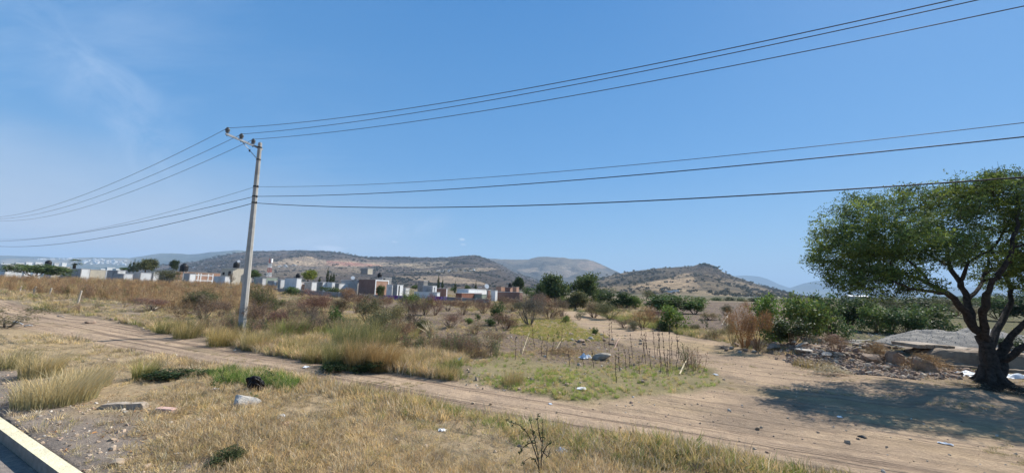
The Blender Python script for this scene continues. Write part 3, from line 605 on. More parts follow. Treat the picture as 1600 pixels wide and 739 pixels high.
for px, py, D, s, lab in ((369, 418.5, 119, 1.5, 'black water tank on the roof of the two storey cream house'), (593, 433.8, 98, 1.0, 'black water tank on the brick house behind its rooftop room'), (797, 449, 98.6, .9, 'black water tank on the orange red house near the big trees'),
                         (465.5, 434.8, 89, .9, 'black water tank on the right end of the wide bluish white house'), (75, 415, 117, 1.3, 'black water tank left of the small palm'), (287, 424, 112, 1.8, 'black water tank on stilts above the orange house on the left')):
    tank_at(px, py, D, s, lab)
# stilt frame of the tall left tank
P = at_depth(287, 424, 112)
fr = MB()
for sx in (-.6, .6):
    for sy in (-.6, .6): fr.box((sx - .06, sy - .06, -4.2), (sx + .06, sy + .06, -.02))
fr.box((-.75, -.75, -.14), (.75, .75, -.02)); o = fr.build('tank_stand', M_grey, None, tuple(P)); tag(o, 'slim grey stand carrying the black tank above the orange house', 'stand')
# boundary wall
def wall(label, a, b, Da, Db, yt_a, yt_b, mat, name='boundary_wall'):
    A = at_depth(a, yt_a, Da); B = at_depth(b, yt_b, Db); L_ = float(np.hypot(*(B - A)[:2])); o = empty(name, (B[0], B[1], 0), math.atan2(*(B - A)[1::-1])); tag(o, label, 'wall', 'boundary walls of the estate')
    n = max(2, int(L_ / 3.2)); zb = float(height(B[0], B[1])) - .5
    def zt(x): return B[2] + (A[2] - B[2]) * (-x / L_)
    for k in range(n):
        x0 = -L_ + L_ * k / n; x1 = -L_ + L_ * (k + 1) / n
        V = [(x0 + .12, -.07, zb), (x1 - .12, -.07, zb), (x1 - .12, .07, zb), (x0 + .12, .07, zb), (x0 + .12, -.07, zt(x0)), (x1 - .12, -.07, zt(x1)), (x1 - .12, .07, zt(x1)), (x0 + .12, .07, zt(x0))]
        MB().add(V, [(0, 3, 2, 1), (4, 5, 6, 7), (0, 1, 5, 4), (1, 2, 6, 5), (2, 3, 7, 6), (3, 0, 4, 7)]).build('panel', mat, o)
        MB().box((x0 - .12 + (0 if k else .12), -.11, zb), (x0 + .119, .11, zt(x0) + .08)).build('pillar', M_grey, o)
    return o
wall('low grey wall hidden by weeds along the left houses', 196, 286, 84, 80, 438.5, 443.5, M_grey)
wall('low grey wall under the orange framed building', 287, 372, 80, 78, 443.5, 448, M_blockg)
wall('grey wall running behind shrubs right of the power pole', 410, 556, 78, 72, 449, 458.5, M_blockg)
wall('low grey wall with pale lettering scrawl in front of the brick house', 562, 655, 70, 68, 459.5, 463, M_graf)
wall('grey wall with a stretch of purple graffiti before the white house', 668, 722, 68, 66, 462, 465, M_graf)
wall('plain grey wall at right of the purple graffiti', 722, 766, 66, 65, 465, 467.5, M_blockg)
# lattice mast
P = at_depth(420, 433, 330); o = empty('radio_mast', (P[0], P[1], float(height(P[0], P[1])))); tag(o, 'red and white banded lattice mast behind the houses right of the pole', 'mast')
zt = at_depth(422, 406, 330)[2]; z0 = -1.0; nb = 6
for k in range(nb):
    za = z0 + (zt - z0) * k / nb; zb = z0 + (zt - z0) * (k + 1) / nb; b = MB()
    ra, rb = 1.7 - 1.0 * k / nb, 1.7 - 1.0 * (k + 1) / nb; cs = [(-1, -1), (1, -1), (1, 1), (-1, 1)]
    for i, (sx, sy) in enumerate(cs):
        b.tube([(sx * ra, sy * ra, za), (sx * rb, sy * rb, zb)], .16, 4); s2 = cs[(i + 1) % 4]
        zm = (za + zb) / 2; rm = (ra + rb) / 2
        b.tube([(sx * ra, sy * ra, za), (s2[0] * rm, s2[1] * rm, zm)], .09, 3); b.tube([(sx * rm, sy * rm, zm), (s2[0] * rb, s2[1] * rb, zb)], .09, 3); b.tube([(s2[0] * ra, s2[1] * ra, za), (sx * rm, sy * rm, zm)], .09, 3)
        b.tube([(sx * ra, sy * ra, za + .1), (s2[0] * ra, s2[1] * ra, za + .1)], .1, 3)
    b.build('mast_section', M_red if k % 2 else M_wpaint, o)
MB().box((.5, -.9, zt - 3.5), (1.4, .9, zt - .2)).build('antenna_panel', M_wpaint, o)
# street lamp
P = at_depth(760.5, 472, 72); zt = at_depth(760.5, 453, 72)[2]
o = empty('street_lamp', (P[0], P[1], 0)); tag(o, 'thin street lamp with bent arm rising above the low green roofed house', 'street lamp')
MB().tube([(0, 0, 0), (0, 0, zt)], [.09, .06], 8).build('lamp_post', M_steel, o); MB().tube([(0, 0, zt - .02), (-.5, 0, zt + .35), (-1.1, 0, zt + .5)], .04, 6).build('arm', M_steel, o)
MB().box((-1.65, -.12, zt + .42), (-1.1, .12, zt + .54)).build('lamp_head', M_wpaint, o)
# satellite dish, roof bits
def dish(px, py, D, label, s=.6):
    P = at_depth(px, py, D); o = empty('satellite_dish', tuple(P)); tag(o, label, 'satellite dish')
    prof = [(r * s, (r * r) * .35 * s) for r in (0.02, .25, .5, .75, 1.0)]; V = []
    b = MB(); b.lathe(prof, sides=16); d = b.build('dish', M_wpaint, o); d.rotation_euler = (math.radians(70), 0, math.radians(30)); d.location = (0, 0, .5 * s)
    MB().tube([(0, .1, -.6), (0, .1, .4 * s)], .03, 6).build('bracket', M_iron, o)
dish(373, 409.5, 117, 'white dish on a stalk beside the black tank of the cream house', .4)
dish(551, 436, 88.5, 'white satellite dish on the long slate grey house', .45)
dish(760, 449.5, 73, 'small white dish above the street lamp house', .45)
# tiny far houses
hb = MB().box((-4, -4, -3), (4, 4, 3.2)); hb.box((-4.15, -4.15, 3.202), (4.15, 4.15, 3.55)); hb.box((-1.2, -4.04, -1.5), (0.2, -4.004, .4)); hb.box((1.5, -4.04, 0.2), (2.9, -4.004, 1.5)); hb.box((4.004, -2, 0), (4.04, -.4, 1.3))
proto = hb.build('far_house', M_wpaint); far_me = proto.data; far_me.materials.append(M_pane)
for i, p in enumerate(far_me.polygons): p.material_index = 1 if i >= 12 else 0
far_me2 = far_me.copy(); far_me2.materials[0] = M_offw; far_me3 = far_me.copy(); far_me3.materials[0] = mat_basic('tan_render', (0.5, .38, .28), (.55, .42, .32), 1)
bpy.data.objects.remove(proto)
def far_houses(n, xr, yr, sc, label, group, dark=.3, fn=None):
    k = 0; tries = 0
    while k < n and tries < n * 20:
        tries += 1; px = random.uniform(*xr); py = random.uniform(*yr)
        if fn: py = fn(px) + random.uniform(-1, 1) * yr[0]
        h = hit(px, py)
        if h is None: continue
        q = random.random(); o = link('far_house', far_me if q > dark else (far_me2 if q > dark * .4 else far_me3), None, tuple(h)); s = sc * random.uniform(.6, 1.3)
        o.scale = (s * random.uniform(.8, 1.7), s, s * random.uniform(.7, 1.2)); o.rotation_euler = (0, 0, random.uniform(-.6, .6)); tag(o, label, 'house', group); k += 1
far_houses(70, (125, 196), (3.5, 3.5), 2.6, 'tiny white house of the hilltop town beyond the palm', 'hilltop town houses on the left skyline', fn=lambda x: 408 + 0.05 * abs(x - 160) + .03 * (x - 140))
far_houses(26, (55, 125), (1.2, 1.2), 2.4, 'tiny pale house on the far plain left of the palm', 'far plain houses left of the palm', fn=lambda x: 405)
far_houses(14, (683, 752), (1.5, 1.5), .62, 'tiny white house strung along the ridge foot', 'white houses along the ridge foot', fn=lambda x: 423)
far_houses(12, (432, 470), (2.0, 2.0), .55, 'tiny pale house below the bare quarry scar', 'houses below the quarry scar', fn=lambda x: 416)
far_houses(10, (292, 352), (3, 3), .6, 'tiny pinkish house at the ridge foot behind the cream house', 'houses at the ridge foot on the left', fn=lambda x: 416, dark=.9)
far_houses(7, (1040, 1056), (1.0, 1.0), .7, 'tiny blue grey building on the tan slope of the conical hill', 'buildings on the tan slope', fn=lambda x: 456, dark=.9)
far_houses(7, (1150, 1215), (2, 2), .5, 'tiny pale building among trees below the conical hill', 'buildings below the conical hill', fn=lambda x: 466)
# low white row of the next estate, far left
for i, (px, py, wd, D) in enumerate([(30, 411, 8, 260), (45, 410, 6, 255), (60, 410, 7, 250), (88, 411, 5, 250), (100, 411, 5, 245), (8, 412, 9, 240), (172, 418, 9, 190), (187, 420, 12, 180), (160, 420, 5, 185)]):
    P = at_depth(px, py, D); s = wd * D / 600 / 8; zb = float(height(P[0], P[1])); o = link('far_house', far_me if i % 3 else far_me2, None, (P[0], P[1], 0)); hh = P[2] - zb; o.scale = (s, s, hh / 6.5); o.location.z = zb + hh * .46
    o.rotation_euler = (0, 0, -.45)
    tag(o, 'low white house in the second row behind the left houses', 'house', 'second row of white houses on the left')
for px, py, wd, hp, lab, mt in ((1253, 471, 26, 2.2, 'long low white roofed shed beyond the glossy shrubs', M_wpaint), (1190, 473, 14, 1.6, 'small pale shed at the edge of the ploughed field', M_wpaint), (1337, 462, 30, 1.5, 'white roofed shed seen between the shrubs under the tree', M_wpaint)):
    D = 190; P = at_depth(px, py, D); s = wd * D / 600; o = empty('shed', (P[0], P[1], 0)); tag(o, lab, 'shed')
    MB().box((-s / 2, -3, -.3), (s / 2, 3, P[2] - .3)).build('wall', M_grey, o)
    zt_ = P[2]; MB().add([(-s / 2 - .3, -3.4, zt_ - .3), (s / 2 + .3, -3.4, zt_ - .3), (s / 2 + .3, 3.4, zt_ - .3), (-s / 2 - .3, 3.4, zt_ - .3), (-s / 2 - .3, 0, zt_ + .25), (s / 2 + .3, 0, zt_ + .25)], [(0, 1, 5, 4), (2, 3, 4, 5), (0, 4, 3), (1, 2, 5), (3, 2, 1, 0)]).build('roof', mt, o)

# ------------------------------------------------------------------ UTILITY POLE AND CABLES
PB = at(377, 521); PD = PB[1]; PT = at_depth(406.5, 224, PD)
pole = empty('utility_pole', tuple(PB)); tag(pole, 'tall tapered concrete power pole with a side crossarm and three insulators', 'power pole')
ax = PT - PB; axn = ax / np.linalg.norm(ax)
a_ = np.arange(8)
pts = [ax * t for t in (-0.03, .25, .5, .75, 1.0)]; MB().tube(pts, [.175, .155, .133, .11, .088], 8).build('pole_shaft', M_conc, pole)
MB().tube([ax * 1.0, ax * 1.003], [.07, .06], 8).build('pole_cap', M_slab, pole)
def onp(py):   # height along pole at pixel row
    best = min((abs(project(PB + ax * t)[1] - py), t) for t in np.linspace(0, 1, 400)); return ax * best[1]
armz = onp(230); side = np.array([D2[0], D2[1], 0]); near = np.array([-N2[0], -N2[1], 0])
tip = at_depth(355, 208.5, PD - 1.45 * N2[1]) - PB; st = armz + near * -0.22 - np.array([0, 0, 0.03]); st = armz - (tip - armz) * .14
off = side * 0.13
d_ = tip - armz; dn = d_ / np.linalg.norm(d_)
b = MB(); upv = np.array([0, 0, 1.0]); w1 = side * .035; w2 = upv * .045
def beam(b, p, q, w1, w2):
    V = [p - w1 - w2, p + w1 - w2, p + w1 + w2, p - w1 + w2, q - w1 - w2, q + w1 - w2, q + w1 + w2, q - w1 + w2]; return b.add(V, [(0, 1, 2, 3), (7, 6, 5, 4), (0, 4, 5, 1), (1, 5, 6, 2), (2, 6, 7, 3), (3, 7, 4, 0)])
beam(b, st + off, tip + off, w1, w2); b.build('crossarm', M_steel, pole)
b = MB(); q0 = armz + d_ * .52 + off * 1.35; q1 = onp(250) + off * .4 ; beam(b, q0, q1, side * .012, dn * .022); b.build('brace', M_steel, pole)
q = (q0 + q1) / 2; MB().box((-.025, -.025, -.06), (.025, .025, .05), o=q + off * .1).build('brace_clamp', M_iron, pole)
INS = []
for px_, py_ in ((357, 204), (378, 212), (397, 219)):
    t = (px_ - project(PB + armz)[0]) / (project(PB + tip)[0] - project(PB + armz)[0]); base = armz + d_ * t + off + upv * .045
    prof = [(.03, 0), (.03, .05), (.085, .06), (.085, .085), (.05, .095), (.05, .12), (.10, .13), (.10, .155), (.055, .165), (.055, .19), (.095, .20), (.09, .225), (.05, .24), (.05, .265), (.06, .28), (.035, .30)]
    i_ = MB().lathe(prof, base, 12).build('insulator', M_porc, pole, smooth=False); MB().lathe([(.018, -.14), (.018, .0)], base, 6).build('pin', M_iron, i_)
    INS.append(PB + base + upv * .27)
for py_ in (231, 250, 292, 307, 317):
    c_ = onp(py_); MB().tube([c_ - axn * .03, c_ + axn * .03], [.125 if py_ > 260 else .105] * 2, 10).build('band', M_iron, pole)
for py_, dx in ((272, .13), (292, .17), (308, .17), (317, .18)):
    c_ = onp(py_); MB().tube([c_ + side * dx - upv * .05, c_ + side * dx + upv * .05], .03, 6).build('spool', M_iron, pole)
    if py_ > 280: MB().tube([c_ - side * dx - upv * .05, c_ - side * dx + upv * .05], .03, 6).build('spool', M_iron, pole)
ATT = {p: PB + onp(p) for p in (292, 307, 317)}
def span_right(A, px, py, T=52.0):
    # bearing of px met by line along -D2
    d = ray(px, py); dv = -D2
    # solve horizontally: A + t*dv is at ray direction (depends on z weakly through pitch) - iterate
    z = A[2]
    a = d[0] / d[1]; t = (a * A[1] - A[0]) / (dv[0] - a * dv[1]); P = at_depth(px, py, A[1] + t * dv[1]); return t, P[2]
def cable(A, right, left, label, rad, mat, seg=60, T=52.0, name='power_cable'):
    R, L_ = span_right(A, *right), None
    t, z = R; bq = (z - A[2]) / (t * (t - T))            # z = A + b t (t - T)
    # left span
    d = ray(*left); a = d[0] / d[1]; dv = D2; t2 = (a * A[1] - A[0]) / (dv[0] - a * dv[1]); P = at_depth(left[0], left[1], A[1] + t2 * dv[1]); z2 = P[2]
    T2 = max(60.0, t2 + 8); b2 = (z2 - A[2]) / (t2 * (t2 - T2))
    pts = []
    for s in np.linspace(T2, 0, seg): pts.append((A[0] + D2[0] * s, A[1] + D2[1] * s, A[2] + b2 * s * (s - T2)))
    for s in np.linspace(0, T, seg * 2)[1:]: pts.append((A[0] - D2[0] * s, A[1] - D2[1] * s, A[2] + bq * s * (s - T)))
    o = MB().tube(pts, rad, 6).build(name, mat, smooth=True); tag(o, label, 'cable', 'overhead cables on the power pole')
    return o
print('spans', [span_right(INS[0], 1490, 0), span_right(INS[1], 1530, 0), span_right(INS[2], 1600, 10)])
cable(INS[0], (1490, 0), (0, 339), 'highest power line fixed to the outermost insulator of the crossarm', .0100, M_wireal)
cable(INS[1], (1530, 0), (0, 342), 'second power line fixed to the middle insulator of the crossarm', .0100, M_wireal)
cable(INS[2], (1600, 10), (0, 345), 'third power line fixed to the insulator nearest the pole top', .0100, M_wireal)
cable(ATT[292] + side * 0, (1600, 192), (0, 374), 'thin upper cable of the lower three on the pole', .0075, M_wireal)
cable(ATT[307] + side * 0, (1600, 214), (0, 377), 'middle black cable of the lower three on the pole', .0125, M_wire)
cable(ATT[317] + side * 0, (1600, 277), (0, 385), 'lowest black cable that passes in front of the spreading tree top', .015, M_wire)
# ------------------------------------------------------------------ PLANTS
def unit(v): return v / (np.linalg.norm(v, axis=-1, keepdims=True) + 1e-9)
def leaves(C, size, asp=0.5, R=None, droop=0.0, hue=0.18, R0=None, var=0.35, tri=False, warm=0.0):
    """C (n,3) leaf centres -> verts, quads, colours; every leaf a small rhombus"""
    R = R or rng; n = len(C); a = unit(R.normal(size=(n, 3)) + np.array([0, 0, -droop])); b = unit(np.cross(a, R.normal(size=(n, 3))))
    l = size * R.uniform(.6, 1.4, (n, 1)); wv = l * asp
    V = np.stack([C - a * l, C + b * wv, C + a * l, C - b * wv], 1).reshape(-1, 3)
    k = R.uniform(1 - var, 1 + var, (n, 1)); h = R.normal(0, hue, (n, 1)); col = np.clip(np.hstack([k * (1 + h + warm), k * (1 + h * .35), k * (1 - h * .5)]), .05, 3)
    return V, np.arange(n * 4).reshape(-1, 4), np.repeat(col, 4, 0)
def connect(nodes, rads, targets, R, wig=0.12, rmin=0.006, sides=4, mb=None, up=0.15, decay=.72, bias=None):
    """joins every target to the closest point already grown: a branching skeleton"""
    P = [np.array(p) for p in nodes]; Rr = list(rads); mb = mb or MB()
    order = np.argsort([min(np.linalg.norm(t - p) for p in P) for t in targets]); Q = np.array(P)
    for i in order:
        t = targets[i]; d = np.linalg.norm(Q - t, axis=1) + (0 if bias is None else 0); j = int(np.argmin(d)); L_ = d[j]
        if L_ < .03: continue
        a = Q[j]; r0 = max(rmin, Rr[j] * decay); n = 4; s = np.linspace(0, 1, n)[:, None]
        pts = a + (t - a) * s + np.sin(s * np.pi) * (R.normal(0, wig, 3) + np.array([0, 0, up])) * L_ * .5 + np.vstack([[0, 0, 0], R.normal(0, wig * .25, (n - 2, 3)) * L_, [0, 0, 0]])
        rr = np.linspace(r0, max(rmin, r0 * .55), n); mb.tube(pts, rr, sides, cap=False)
        Q = np.vstack([Q, pts[1:]]); Rr += list(rr[1:])
    return mb
def lobes_pts(lobes, n, R, shell=.45):
    out = []; wts = np.array([l[3] * l[4] * l[5] for l in lobes]) ** .66; wts /= wts.sum()
    for l, k in zip(lobes, np.round(wts * n).astype(int)):
        d = unit(R.normal(size=(max(k, 1), 3))); r = R.uniform(shell, 1, (max(k, 1), 1)) ** .6; out.append(np.array(l[:3]) + d * r * np.array(l[3:6]))
    return np.vstack(out)
WHITE3 = (1, 1, 1)
def plant_meshes(kind, seed):
    """unit plants: about 1 wide and 1 tall, base at the origin; returns list of (part name, mesh, colour slot)"""
    R = np.random.default_rng(seed); mats = {'leaf': M_leaf, 'gloss': M_gloss}
    def lob(n, cz, rz, rx, spread, sz):
        return [(R.uniform(-1, 1) * spread, R.uniform(-1, 1) * spread, cz + R.uniform(-1, 1) * rz, rx * R.uniform(.7, 1.2), rx * R.uniform(.7, 1.2), sz * R.uniform(.7, 1.2)) for _ in range(n)]
    ncl, per, ls, asp, sp, lm, stems, trunk_r = 90, 26, .022, .5, .055, 'leaf', 7, .012
    if kind == 'bush': lo = lob(9, .50, .24, .22, .25, .24); ls = .03
    elif kind == 'airy': lo = lob(8, .55, .28, .2, .26, .22); ncl, per, ls, asp, sp = 130, 18, .02, .35, .06
    elif kind == 'tree': lo = lob(15, .56, .22, .21, .26, .2); ncl, per, stems, trunk_r, ls = 190, 28, 3, .03, .03
    elif kind == 'flat': lo = lob(12, .50, .2, .22, .31, .24); ncl, per, stems, ls = 150, 28, 5, .03
    elif kind == 'cypress': lo = [(0, 0, z, r, r, .14) for z, r in ((.12, .3), (.27, .42), (.42, .45), (.57, .40), (.72, .3), (.86, .17), (.96, .07))]; ncl, per, ls, sp, stems, trunk_r = 90, 22, .035, .05, 1, .05
    elif kind == 'palm':
        mb = MB(); mb.tube([(0, 0, 0), (.02, 0, .25), (0, 0, .5)], [.08, .07, .06], 8); V = []; Fq = []; 
        fr = MB()
        for k in range(46):
            az = R.uniform(0, 6.28); el = R.uniform(-.7, 1.35); d = np.array([math.cos(az) * math.cos(el), math.sin(az) * math.cos(el), math.sin(el)]); s = np.array([-math.sin(az), math.cos(az), 0]); o = np.array([0, 0, .55]); Lf = .46
            for q in np.linspace(-.55, .55, 9):
                dd = unit(d + s * q); p1 = o + d * Lf * .45; p2 = o + dd * Lf * (1 - abs(q) * .25) + np.array([0, 0, -.06]); wv = unit(np.cross(dd, np.array([.1, .2, 1.0]))) * .012; fr.add([p1 - wv, p1 + wv, p2], [(0, 1, 2)])
        V = np.concatenate(fr.V); cme = np_mesh('frond', V, [np.array(f) for f in fr.F.values()], [M_leaf], R.uniform(.6, 1.4, (len(V), 1)) * np.ones((1, 3)))
        V = np.concatenate(mb.V); tme = np_mesh('trunk', V, [np.array(f) for f in mb.F.values()], [M_bark]); return [('crown', cme, 0), ('trunk', tme, None)]
    elif kind == 'glossy': lo = lob(13, .48, .32, .2, .30, .2); ncl, per, ls, asp, sp, lm, stems = 150, 22, .032, .5, .06, 'gloss', 9
    elif kind == 'sapling': lo = lob(5, .6, .3, .12, .2, .16); ncl, per, ls, sp, stems, asp = 34, 7, .032, .045, 3, .45
    elif kind == 'twiggy': lo = lob(9, .6, .28, .22, .27, .22); ncl, per, ls, sp, stems, asp = 300, 16, .015, .05, 14, .3
    elif kind == 'mixed': lo = lob(9, .55, .28, .22, .27, .22); ncl, per, ls, sp, stems, asp = 220, 20, .019, .05, 12, .35
    T = lobes_pts(lo, ncl, R); T[:, 2] = np.maximum(T[:, 2], .04)
    base = []; rad = []
    mb = MB()
    if kind in ('tree',):
        tp = np.array([R.uniform(-.05, .05), R.uniform(-.05, .05), .27]); pts = [(0, 0, -.03), tp * .5 + R.normal(0, .015, 3), tp]; mb.tube(pts, [.042, .034, .028], 8); base = [tp, tp * .7]; rad = [.028, .03]
        for k in range(4):
            e = tp + np.array([R.uniform(-.25, .25), R.uniform(-.25, .25), R.uniform(.15, .3)]); mb.tube([tp, (tp + e) / 2 + R.normal(0, .02, 3), e], [.024, .018, .012], 6); base += [(tp + e) / 2, e]; rad += [.018, .012]
    elif kind == 'cypress': mb.tube([(0, 0, -.02), (0, 0, .9)], [.05, .01], 6); base = [np.array([0, 0, z]) for z in np.linspace(.1, .85, 9)]; rad = [.02] * 9
    else:
        for k in range(stems):
            az = R.uniform(0, 6.28); q = R.uniform(.1, .34); e = np.array([math.cos(az) * q, math.sin(az) * q, R.uniform(.25, .5)]); b0 = np.array([math.cos(az) * .04, math.sin(az) * .04, -.02])
            mb.tube([b0, (b0 + e) / 2 + R.normal(0, .02, 3), e], [trunk_r, trunk_r * .8, trunk_r * .55], 5, cap=False); base += [b0 + np.array([0, 0, .03]), (b0 + e) / 2, e]; rad += [trunk_r * .8, trunk_r * .7, trunk_r * .5]
    thin = {'twiggy': .0035, 'mixed': .0032}.get(kind, .003)
    connect(base, rad, T, R, rmin=thin, sides=3, mb=mb, wig=.14)
    if kind in ('twiggy', 'mixed'):      # upright whips past the crown
        for t in T[R.random(len(T)) < (.85 if kind == 'twiggy' else .5)]:
            d = unit(t * np.array([.8, .8, .5]) + R.normal(0, .12, 3) + np.array([0, 0, .25])) * R.uniform(.06, .16); mb.tube([t, t + d * .5 + R.normal(0, .008, 3), t + d], [.0034, .003, .0018], 3, cap=False)
    V = np.concatenate(mb.V); Fs = [np.array(f) for f in mb.F.values()]
    sm = np_mesh('branches', V, Fs, [M_twig], R.uniform(.8, 1.2, (len(V), 1)) * np.ones((1, 3)))
    dark = np.repeat(R.uniform(.75, 1.25, (len(T), 1)), per, 0)
    C = np.repeat(T, per, 0) + R.normal(0, sp, (len(T) * per, 3)); C[:, 2] = np.abs(C[:, 2])
    V, Fq, col = leaves(C, ls, asp, R); col = col * np.repeat(dark, 4, 0)
    cm = np_mesh('crown', V, Fq, [mats[lm]], col)
    return [('crown', cm, 0), ('trunk' if kind in ('tree', 'cypress') else 'branches', sm, 1)]
PROTO = {}
for kd, n in (('bush', 3), ('airy', 2), ('tree', 3), ('flat', 2), ('cypress', 1), ('palm', 1), ('glossy', 2), ('sapling', 2), ('twiggy', 3), ('mixed', 3)):
    PROTO[kd] = [plant_meshes(kd, 100 + 13 * i + len(kd)) for i in range(n)]
CNT = {}
GRN = dict(bright=(.13, .20, .045), mid=(.09, .13, .042), dark=(.045, .07, .025), olive=(.13, .14, .06), yel=(.24, .25, .05), tan=(.26, .21, .11), brown=(.23, .155, .10), red=(.22, .125, .09), rust=(.34, .19, .08), grey=(.16, .13, .10))
def place(kind, px, py, wpx, hpx, label, name='shrub', cat='shrub', c='mid', tc='grey', group=None, D=None, var=None):
    if D is None: P = at(px, py)
    else: P = at_depth(px, py, D); 
    dep = P[1]; i = CNT.get(kind, 0); CNT[kind] = i + 1; pr = PROTO[kind][(i if var is None else var) % len(PROTO[kind])]
    k = math.hypot(1, (px - 800) / 600) ** .5
    sx = wpx * dep / 600 * 1.05 / {'cypress': .9}.get(kind, .98); sz = hpx * dep / 600 * 1.0 / .97
    o = empty(name, tuple(P), random.uniform(0, 6.28)); o.scale = (sx, sx, sz); tag(o, label, cat, group)
    for nm, me, slot in pr:
        q = link(nm, me, o); col = GRN[c] if slot == 0 else GRN[tc]
        if kind in ('twiggy',) and slot == 1: col = GRN[tc]
        q.color = (*[v * random.uniform(.92, 1.08) for v in col], 1)
    return o
T_ = lambda *a, **k: place(*a, name='tree', cat='tree', **k)
# far trees and bushes among the houses
place('flat', 52, 431, 78, 21, 'wide low bright green acacia bush in front of the far left houses', c='mid', D=92)
T_('palm', 116, 419, 23, 16, 'small fan palm poking above the beige block house', c='dark', D=118) if False else place('palm', 116, 420, 24, 17, 'small fan palm poking above the beige block house', name='palm_tree', cat='palm', c='dark', D=118)
T_('cypress', 202, 425, 6, 14, 'first dark cypress left of the rounded olive brown tree', c='dark', D=125); T_('cypress', 208, 425, 6, 17, 'second dark cypress left of the rounded olive brown tree', c='dark', D=124); T_('cypress', 213.5, 425, 6, 15, 'third dark cypress touching the rounded olive brown tree', c='dark', D=126)
T_('tree', 228, 428, 29, 25, 'rounded olive brown tree above the bluish grey house', c='olive', D=122); T_('tree', 270.5, 424, 12, 18, 'small dark tree left of the black tank on stilts', c='dark', D=122)
T_('bush', 193, 424, 12, 8, 'small dark round tree behind the tiny white roof on the left', c='mid', D=130)
place('mixed', 258, 444, 46, 24, 'dark scrubby dry green bush covering the end of the left house row', c='olive', D=80)
place('twiggy', 362, 440, 9, 12, 'leafless dark bush against the cream two storey house', c='brown', tc='grey', D=90)
T_('tree', 398, 438, 20, 17, 'dark green round tree just right of the power pole', c='mid', D=110)
T_('tree', 482, 441, 24, 20, 'yellow green tree glowing behind the orange brick house', c='yel', D=100)
for i, (x, b, h, w_, D, lab) in enumerate([(511, 442, 21, 5, 100, 'tallest slim cypress behind the cream sided grey house'), (516.5, 442, 13, 5, 100, 'short cypress in the middle of the three behind the grey houses'), (520.5, 441, 13, 5.5, 101, 'short cypress at right of the three behind the grey houses'), (499, 441, 7, 4, 103, 'stubby cypress left of the three behind the grey houses'),
                                           (684.5, 452, 20, 4.5, 92, 'tall slim cypress above the grey house with bright columns'), (691, 453, 16, 4, 92, 'shorter cypress beside the tall one above the brick house'), (711, 458, 15, 5, 86, 'cypress standing just left of the plain white house'), (743, 461, 19, 4, 86, 'lone slim cypress behind the low green roofed house'), (728, 453, 7, 4, 120, 'tiny dark cypress tip over the plain white house')]):
    T_('cypress', x, b, w_, h, lab, c='dark', D=D)
T_('bush', 731, 452, 12, 6, 'round green tree top just above the plain white house', c='mid', D=100); T_('bush', 707, 455, 10, 7, 'small green tree between the brick house and the plain white house', c='mid', D=100)
T_('bush', 650, 452, 18, 8, 'low green tree behind the gap left of the dark block house', c='mid', D=105)
T_('tree', 593, 468, 13, 22, 'small spindly green tree in front of the orange lit brick wall', c='mid', tc='grey', D=64)
T_('tree', 808, 457, 22, 25, 'round dark tree behind the orange houses', c='dark', D=130); T_('airy', 822, 462, 16, 18, 'thin grey green tree between round dark tree and big trees', c='olive', D=120)
place('bush', 834, 471, 28, 22, 'soft green bush at the end of the long brown building', c='mid', D=68)
# the big trees in the middle
T_('tree', 866, 482, 50, 56, 'tall round bright green tree, left one of the big pair by the dirt track', c='mid', D=62, var=0)
T_('tree', 913, 482, 54, 53, 'tall duller green tree, right one of the big pair by the dirt track', c='mid', D=64, var=1)
T_('tree', 847, 478, 20, 38, 'small slim tree leaning on the left of the big pair', c='mid', D=60, var=2)
T_('tree', 899, 488, 42, 34, 'low dark tree with orange dead top at the end of the dirt track', c='olive', D=52, var=2)
T_('bush', 878, 483, 16, 22, 'light green young tree in front of the big pair', c='bright', tc='grey', D=56)
T_('bush', 938, 478, 26, 32, 'green bushy tree filling the right foot of the big pair', c='mid', D=66)
T_('flat', 970, 486, 52, 30, 'dark spreading bushy tree right of the big pair', c='dark', D=58)
place('bush', 992, 482, 26, 20, 'light green bush at the right edge of the dark spreading tree', c='bright', D=56)
T_('airy', 952, 468, 26, 18, 'faint grey green tree behind the dark spreading tree', c='olive', D=110); T_('airy', 1008, 468, 34, 18, 'pale thin tree between the two dark spreading trees', c='olive', D=100)
T_('flat', 1055, 490, 86, 34, 'broad deep green spreading tree below the conical hill', c='mid', D=47)
T_('bush', 1085, 490, 42, 25, 'yellowish green right flank tree beside the broad spreading tree', c='bright', D=46)
place('bush', 1052, 517, 52, 40, 'bright green dense bush with shaded base beside the dirt track', c='bright', var=1)
place('bush', 1035, 518, 22, 16, 'low dark green clump at left foot of the bright green bush', c='dark')
place('mixed', 1134, 493, 22, 17, 'small dark bush with orange tips alone on the ploughed field', c='dark', tc='brown')
for i, (x, w_, h, D, cc, lab) in enumerate([(1098, 22, 13, 150, 'mid', 'distant green tree, first of the row under the conical hill'), (1118, 24, 14, 150, 'mid', 'distant green tree, second of the row under the conical hill'), (1140, 22, 12, 155, 'dark', 'distant green tree, third of the row under the conical hill'), (1160, 20, 12, 150, 'mid', 'distant green tree, fourth of the row under the conical hill'), (1180, 22, 14, 145, 'dark', 'distant green tree, fifth of the row under the conical hill'), (1203, 28, 17, 140, 'mid', 'distant green tree just left of the glossy shrubs'), (1060, 24, 12, 160, 'mid', 'distant tree behind the broad deep green spreading tree'), (1228, 24, 12, 150, 'mid', 'distant tree half hidden by the first glossy shrub')]):
    T_('bush', x, 476, w_, h, lab, c=cc, D=D)
